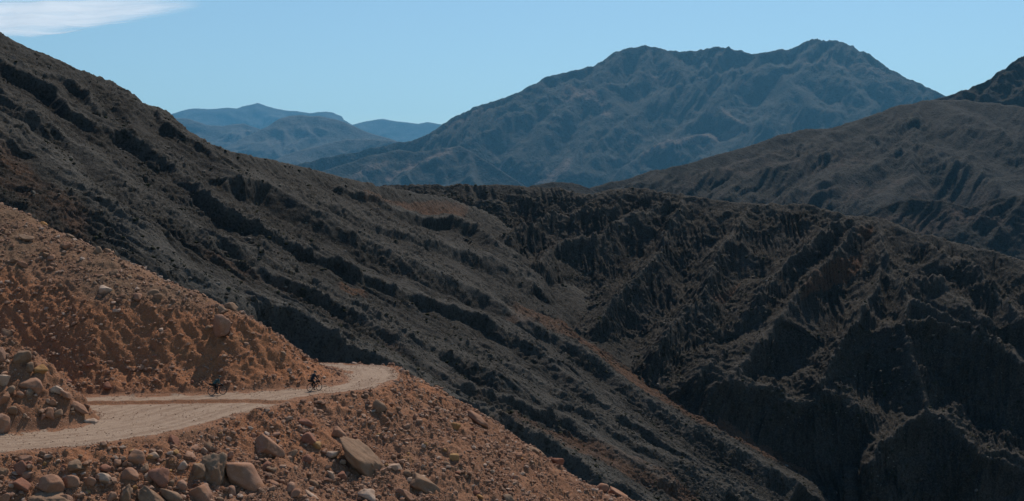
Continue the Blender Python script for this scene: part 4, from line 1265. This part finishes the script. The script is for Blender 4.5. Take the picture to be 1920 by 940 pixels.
def make_bike(frame_mat, label, group):
    root = bpy.data.objects.new('bicycle', None); COL.objects.link(root)
    tag(root, label, 'bicycle', group)
    Rw = 0.345
    RC, FC = Vector((-0.43, 0, Rw + 0.022)), Vector((0.62, 0, Rw + 0.022))
    for c in (RC, FC):
        wheel = MB()
        wheel.tube([c + Vector((0, -.05, 0)), c + Vector((0, .05, 0))], 0.022)
        w = wheel.build('wheel', M_METAL, root)
        MB().ring(c, Rw, 0.026, 40, 10).build('tyre', M_TYRE, w)
        MB().ring(c, Rw - 0.032, 0.012, 40, 8).build('rim', M_METAL, w)
        sp = MB()
        for k in range(20):
            a = 6.28318 * k / 20
            sp.tube([c + Vector((0, 0.03 * (-1) ** k, 0)), c + Vector((math.cos(a), 0, math.sin(a))) * (Rw - .03)], 0.0018, 5)
        sp.build('spokes', M_STEEL, w)
    BB, ST, SP = Vector((0, 0, .285)), Vector((-.165, 0, .80)), Vector((-.20, 0, .945))
    HT, HB = Vector((.40, 0, .88)), Vector((.445, 0, .72))
    fr = MB()
    fr.tube([BB, ST], .019); fr.tube([ST, HT], .018); fr.tube([BB, HB], .022); fr.tube([HT + (HT - HB) * .1, HB], .023)
    for s in (-1, 1):
        fr.tube([BB + Vector((0, .03 * s, 0)), RC + Vector((0, .065 * s, 0))], .012)
        fr.tube([ST + Vector((0, .02 * s, -.02)), RC + Vector((0, .065 * s, 0))], .010)
    fr.build('frame', frame_mat, root)
    fk = MB()
    fk.tube([HB + Vector((0, -.06, -.03)), HB + Vector((0, .06, -.03))], .02)
    for s in (-1, 1): fk.tube([HB + Vector((0, .06 * s, -.03)), HB + Vector((.08, .06 * s, -.2)), FC + Vector((0, .06 * s, 0))], [.016, .014, .011])
    fk.build('fork', frame_mat, root)
    MB().tube([ST, SP], .013).build('seatpost', M_METAL, root)
    sd = MB(); sd.tube([SP + Vector((-.13, 0, .035)), SP + Vector((-.06, 0, .03)), SP + Vector((.04, 0, .025)), SP + Vector((.14, 0, .015))], [.062, .07, .035, .018], 12)
    sd.build('saddle', M_BLACK, root)
    hb = MB(); top = HT + (HT - HB) * .35 + Vector((.05, 0, .02))
    hb.tube([HT, HT + (HT - HB) * .3], .017); hb.tube([HT + (HT - HB) * .3, top], .016)
    hb.tube([top + Vector((-.02, -.30, .015)), top + Vector((.0, -.15, .01)), top, top + Vector((0, .15, .01)), top + Vector((-.02, .30, .015))], .013)
    h = hb.build('handlebar', M_METAL, root)
    for s in (-1, 1):
        MB().tube([top + Vector((-.012, .20 * s, .013)), top + Vector((-.022, .315 * s, .016))], .0175).build('grip', M_TYRE, h)
        MB().tube([top + Vector((.0, .18 * s, .0)), top + Vector((.06, .22 * s, -.03)), top + Vector((.06, .27 * s, -.04))], .006, 6).build('brake_lever', M_METAL, h)
    cr = MB(); cr.ring(BB + Vector((0, -.055, 0)), .085, .007, 30, 6)
    cr.tube([BB + Vector((0, -.08, 0)), BB + Vector((0, .08, 0))], .02)
    ca = math.radians(-80)
    pd = Vector((math.cos(ca), 0, math.sin(ca))) * .17
    cr.tube([BB + Vector((0, -.07, 0)), BB + pd + Vector((0, -.09, 0))], .011)
    cr.tube([BB + Vector((0, .07, 0)), BB - pd + Vector((0, .09, 0))], .011)
    crank = cr.build('crank', M_METAL, root)
    peds = []
    for s, off in ((-1, pd), (1, -pd)):
        p = BB + off + Vector((0, .13 * s, 0)); peds.append(p)
        MB().tube([p + Vector((-.05, 0, 0)), p + Vector((.05, 0, 0))], .022, 4).build('pedal', M_BLACK, crank)
    ch = MB(); a0, a1 = BB + Vector((0, -.055, 0)), RC + Vector((0, -.055, 0))
    ch.tube([a0 + Vector((0, 0, .085)), a1 + Vector((0, 0, .04))], .005, 5); ch.tube([a0 - Vector((0, 0, .085)), a1 - Vector((0, 0, .04))], .005, 5)
    ch.ring(a1, .04, .007, 20, 6)
    ch.build('chain', M_METAL, root)
    # packed bags strapped to the bike
    bag = MB(); bag.capsule((-.27, 0, .90), (-.58, 0, 1.00), .085, .105); bag.capsule((-.3, 0, .96), (-.55, 0, 1.03), .07, .08)
    bag.remesh('saddle_bag', M_BAG, root, .018)
    roll = MB(); roll.capsule(top + Vector((.09, -.21, -.09)), top + Vector((.09, .21, -.09)), .088, .088); roll.remesh('handlebar_bag', M_BAG, root, .018)
    fb = MB()
    for t_ in (0.12, .5, .88):
        u = ST.lerp(HT, t_); lo = (BB.lerp(HB, max(t_ - .05, .1)))
        fb.capsule(u + Vector((0, 0, -.05)), u.lerp(lo, .62), .04, .035)
    q = ST.lerp(HT, .1); fb.capsule(q + Vector((0, 0, -.06)), ST.lerp(HT, .92) + Vector((0, 0, -.06)), .042, .04)
    fb.remesh('frame_bag', M_BAG, root, .016)
    return root, top, peds


def ik(a, b, l1, l2, pole):
    a, b, pole = Vector(a), Vector(b), Vector(pole)
    d = b - a; L = min(d.length, (l1 + l2) * .995)
    dn = d.normalized()
    x = (l1 * l1 - l2 * l2 + L * L) / (2 * L)
    h = math.sqrt(max(l1 * l1 - x * x, 0))
    pd = (pole - dn * pole.dot(dn)).normalized()
    return a + dn * x + pd * h


def make_rider(label, bar, peds, lean, jacket_mat, head_pitch, group, elbow_out=.5):
    root = bpy.data.objects.new('person', None); COL.objects.link(root)
    tag(root, label, 'person', group)
    hip = Vector((-.195, 0, 1.03))
    fw = Vector((math.cos(R(lean)), 0, math.sin(R(lean))))
    nrm = Vector((-fw.z, 0, fw.x))                     # back side of the trunk
    chest = hip + fw * .34 + nrm * .03
    shc = hip + fw * .50 + nrm * .015
    neck = shc + fw * .09 + Vector((.02, 0, .02))
    head = neck + Vector((.06, 0, .135)) + fw * .02
    body, jac, tig = MB(), MB(), MB()

    def trunk(m, g):
        m.ball(hip, (.13 + g, .165 + g, .13 + g)); m.ball(hip.lerp(chest, .5), (.125 + g, .15 + g, .125 + g)); m.ball(chest, (.135 + g, .175 + g, .135 + g)); m.ball(shc, (.09 + g, .19 + g, .09 + g))
        m.capsule(hip, chest, .12 + g, .13 + g); m.capsule(chest, shc, .12 + g, .095 + g)
    trunk(body, 0.0); trunk(jac, .016)
    body.capsule(shc, neck, .065, .056); body.capsule(neck, head + Vector((-.01, 0, -.03)), .055, .06)
    Rh = Matrix.Rotation(R(head_pitch), 3, 'Y')
    def hp(x, y, z): return head + Rh @ Vector((x, y, z))
    body.ball(hp(0, 0, .02), (.098, .078, .108), rot=Rh); body.ball(hp(.035, 0, -.05), (.062, .056, .062), rot=Rh)
    body.capsule(hp(.085, 0, .015), hp(.112, 0, -.02), .010, .016); body.ball(hp(.088, 0, -.062), (.012, .026, .010), 8, rot=Rh); body.ball(hp(.075, 0, -.092), .022, 8)
    for s in (-1, 1): body.ball(hp(-.005, .08 * s, -.005), (.02, .012, .032), 8, rot=Rh); body.ball(hp(.082, .032 * s, .036), (.014, .024, .009), 8, rot=Rh)
    hands = []
    for s in (-1, 1):
        sh = shc + Vector((0, .185 * s, 0)) - nrm * .01
        grip = bar + Vector((-.018, .262 * s, .016))
        wrist = grip + Vector((-.065, .0, .045))
        el = ik(sh, wrist, .30, .265, Vector((-.35, elbow_out * s, -.55)))
        for m, g in ((body, 0), (jac, .013)):
            m.capsule(sh, el, .055 + g, .043 + g); 
            e2 = el.lerp(wrist, 1.0 if m is body else .93)
            m.capsule(el, e2, .042 + g, (.028 if m is body else .036) + g * .3)
            m.ball(sh, .066 + g, 8)
        # hand: palm over the grip, four fingers curled round it, thumb under
        palm = grip + Vector((-.025, 0, .032))
        body.capsule(wrist, palm, .026, .024)
        for k, (L, off) in enumerate(((.9, -.036), (1.0, -.013), (.96, .010), (.8, .032))):
            o = Vector((0, off, 0))
            k0 = palm + o + Vector((.012, 0, .004)); k1 = k0 + Vector((.034 * L, 0, -.006)); k2 = k1 + Vector((.010, 0, -.030 * L)); k3 = k2 + Vector((-.020 * L, 0, -.014))
            body.tube([k0, k1, k2, k3], [.0105, .0098, .009, .0078], 8); body.ball(k1, .0098, 8); body.ball(k2, .009, 8); body.ball(k3, .0078, 8)
        th = palm + Vector((.0, -.032 * s, -.004))
        body.tube([palm, th + Vector((.004, -.012 * s, -.012)), th + Vector((.018, -.016 * s, -.034))], [.013, .0115, .009], 8)
        # leg on its pedal
        pd = peds[0] if s < 0 else peds[1]
        hj = hip + Vector((.01, .09 * s, -.04))
        ank = pd + Vector((-.085, -.02 * s, .115))
        kn = ik(hj, ank, .44, .425, Vector((1, .12 * s, .25)))
        for m, g in ((body, 0), (tig, .009)):
            m.capsule(hj, kn, .083 + g, .056 + g); m.ball(kn, .058 + g, 8)
            a2 = kn.lerp(ank, 1 if m is body else .90)
            m.capsule(kn, kn.lerp(ank, .35), .052 + g, .055 + g); m.capsule(kn.lerp(ank, .35), a2, .054 + g, .036 + g)
        body.capsule(ank, ank + Vector((.03, 0, -.06)), .036, .04)
        shoe = MB(); heel = pd + Vector((-.115, -.02 * s, .045)); toe = pd + Vector((.115, -.02 * s, .038))
        shoe.capsule(heel, toe, .040, .033); shoe.capsule(heel + Vector((.02, 0, .03)), heel + Vector((.035, 0, .062)), .044, .046); shoe.capsule(heel + Vector((.05, 0, .03)), toe + Vector((-.05, 0, .012)), .042, .034)
        hands.append((shoe, s))
    tig.ball(hip + Vector((0, 0, -.02)), (.15, .18, .13))
    body.remesh('body', M_SKIN, root, .0085, 3)
    jac.remesh('jacket', jacket_mat, root, .014, 3)
    tig.remesh('tights', M_BLACK, root, .014, 3)
    for shoe, s in hands: shoe.remesh('shoe', M_SHOE, root, .012, 2)
    hel = MB()
    hel.ball(hp(-.01, 0, .062), (.128, .098, .085), rot=Rh); hel.ball(hp(-.06, 0, .045), (.085, .09, .075), rot=Rh); hel.capsule(hp(.09, -.05, .06), hp(.09, .05, .06), .022, .022)
    h = hel.remesh('helmet', M_HELM, root, .012, 2)
    st = MB()
    for s in (-1, 1): st.tube([hp(.0, .083 * s, .03), hp(.015, .075 * s, -.05), hp(.035, .02 * s, -.108)], .005, 6)
    st.build('chin_strap', M_BLACK, h)
    for s in (-1, 1): MB().ball(hp(.083, .031 * s, .018), (.012, .016, .010), 8).build('eye', M_HAIR, root)
    return root


def ride(px, py, heading, bike_args, rider_args):
    g = ground_at(px, py)
    bike, bar, peds = make_bike(*bike_args)
    rd = make_rider(rider_args[0], bar, peds, *rider_args[1:])
    hd = R(heading)
    f = Vector((math.cos(hd), math.sin(hd), 0))
    # rest both wheels on the road
    p0, p1 = g + f * -0.43, g + f * 0.62
    z0, z1 = float(near_sample(NEAR_Z, p0.x, p0.y)), float(near_sample(NEAR_Z, p1.x, p1.y))
    pitch = -math.atan2(z1 - z0, 1.05)
    m = Matrix.Translation((g.x, g.y, z0 + (z1 - z0) * 0.43 / 1.05 + 0.0)) @ Matrix.Rotation(hd, 4, 'Z') @ Matrix.Rotation(pitch, 4, 'Y')
    bike.matrix_world = m; rd.matrix_world = m.copy()


ride(405.5, 741.5, 33, (M_FRAME_A, "loaded touring bicycle under the cyclist crouching low, on the left part of the road", "bicycles on the gravel road"),
     ("cyclist in a teal jacket crouching low over the handlebar, head down, on the left bicycle", 38, M_TEAL, 12, "cyclists on the gravel road", .45))
ride(588, 733.5, 47, (M_FRAME_B, "loaded touring bicycle under the upright cyclist, nearer the road bend", "bicycles on the gravel road"),
     ("cyclist in a dark navy jacket sitting upright with straight arms, nearer the road bend", 62, M_NAVY, 4, "cyclists on the gravel road", .25))
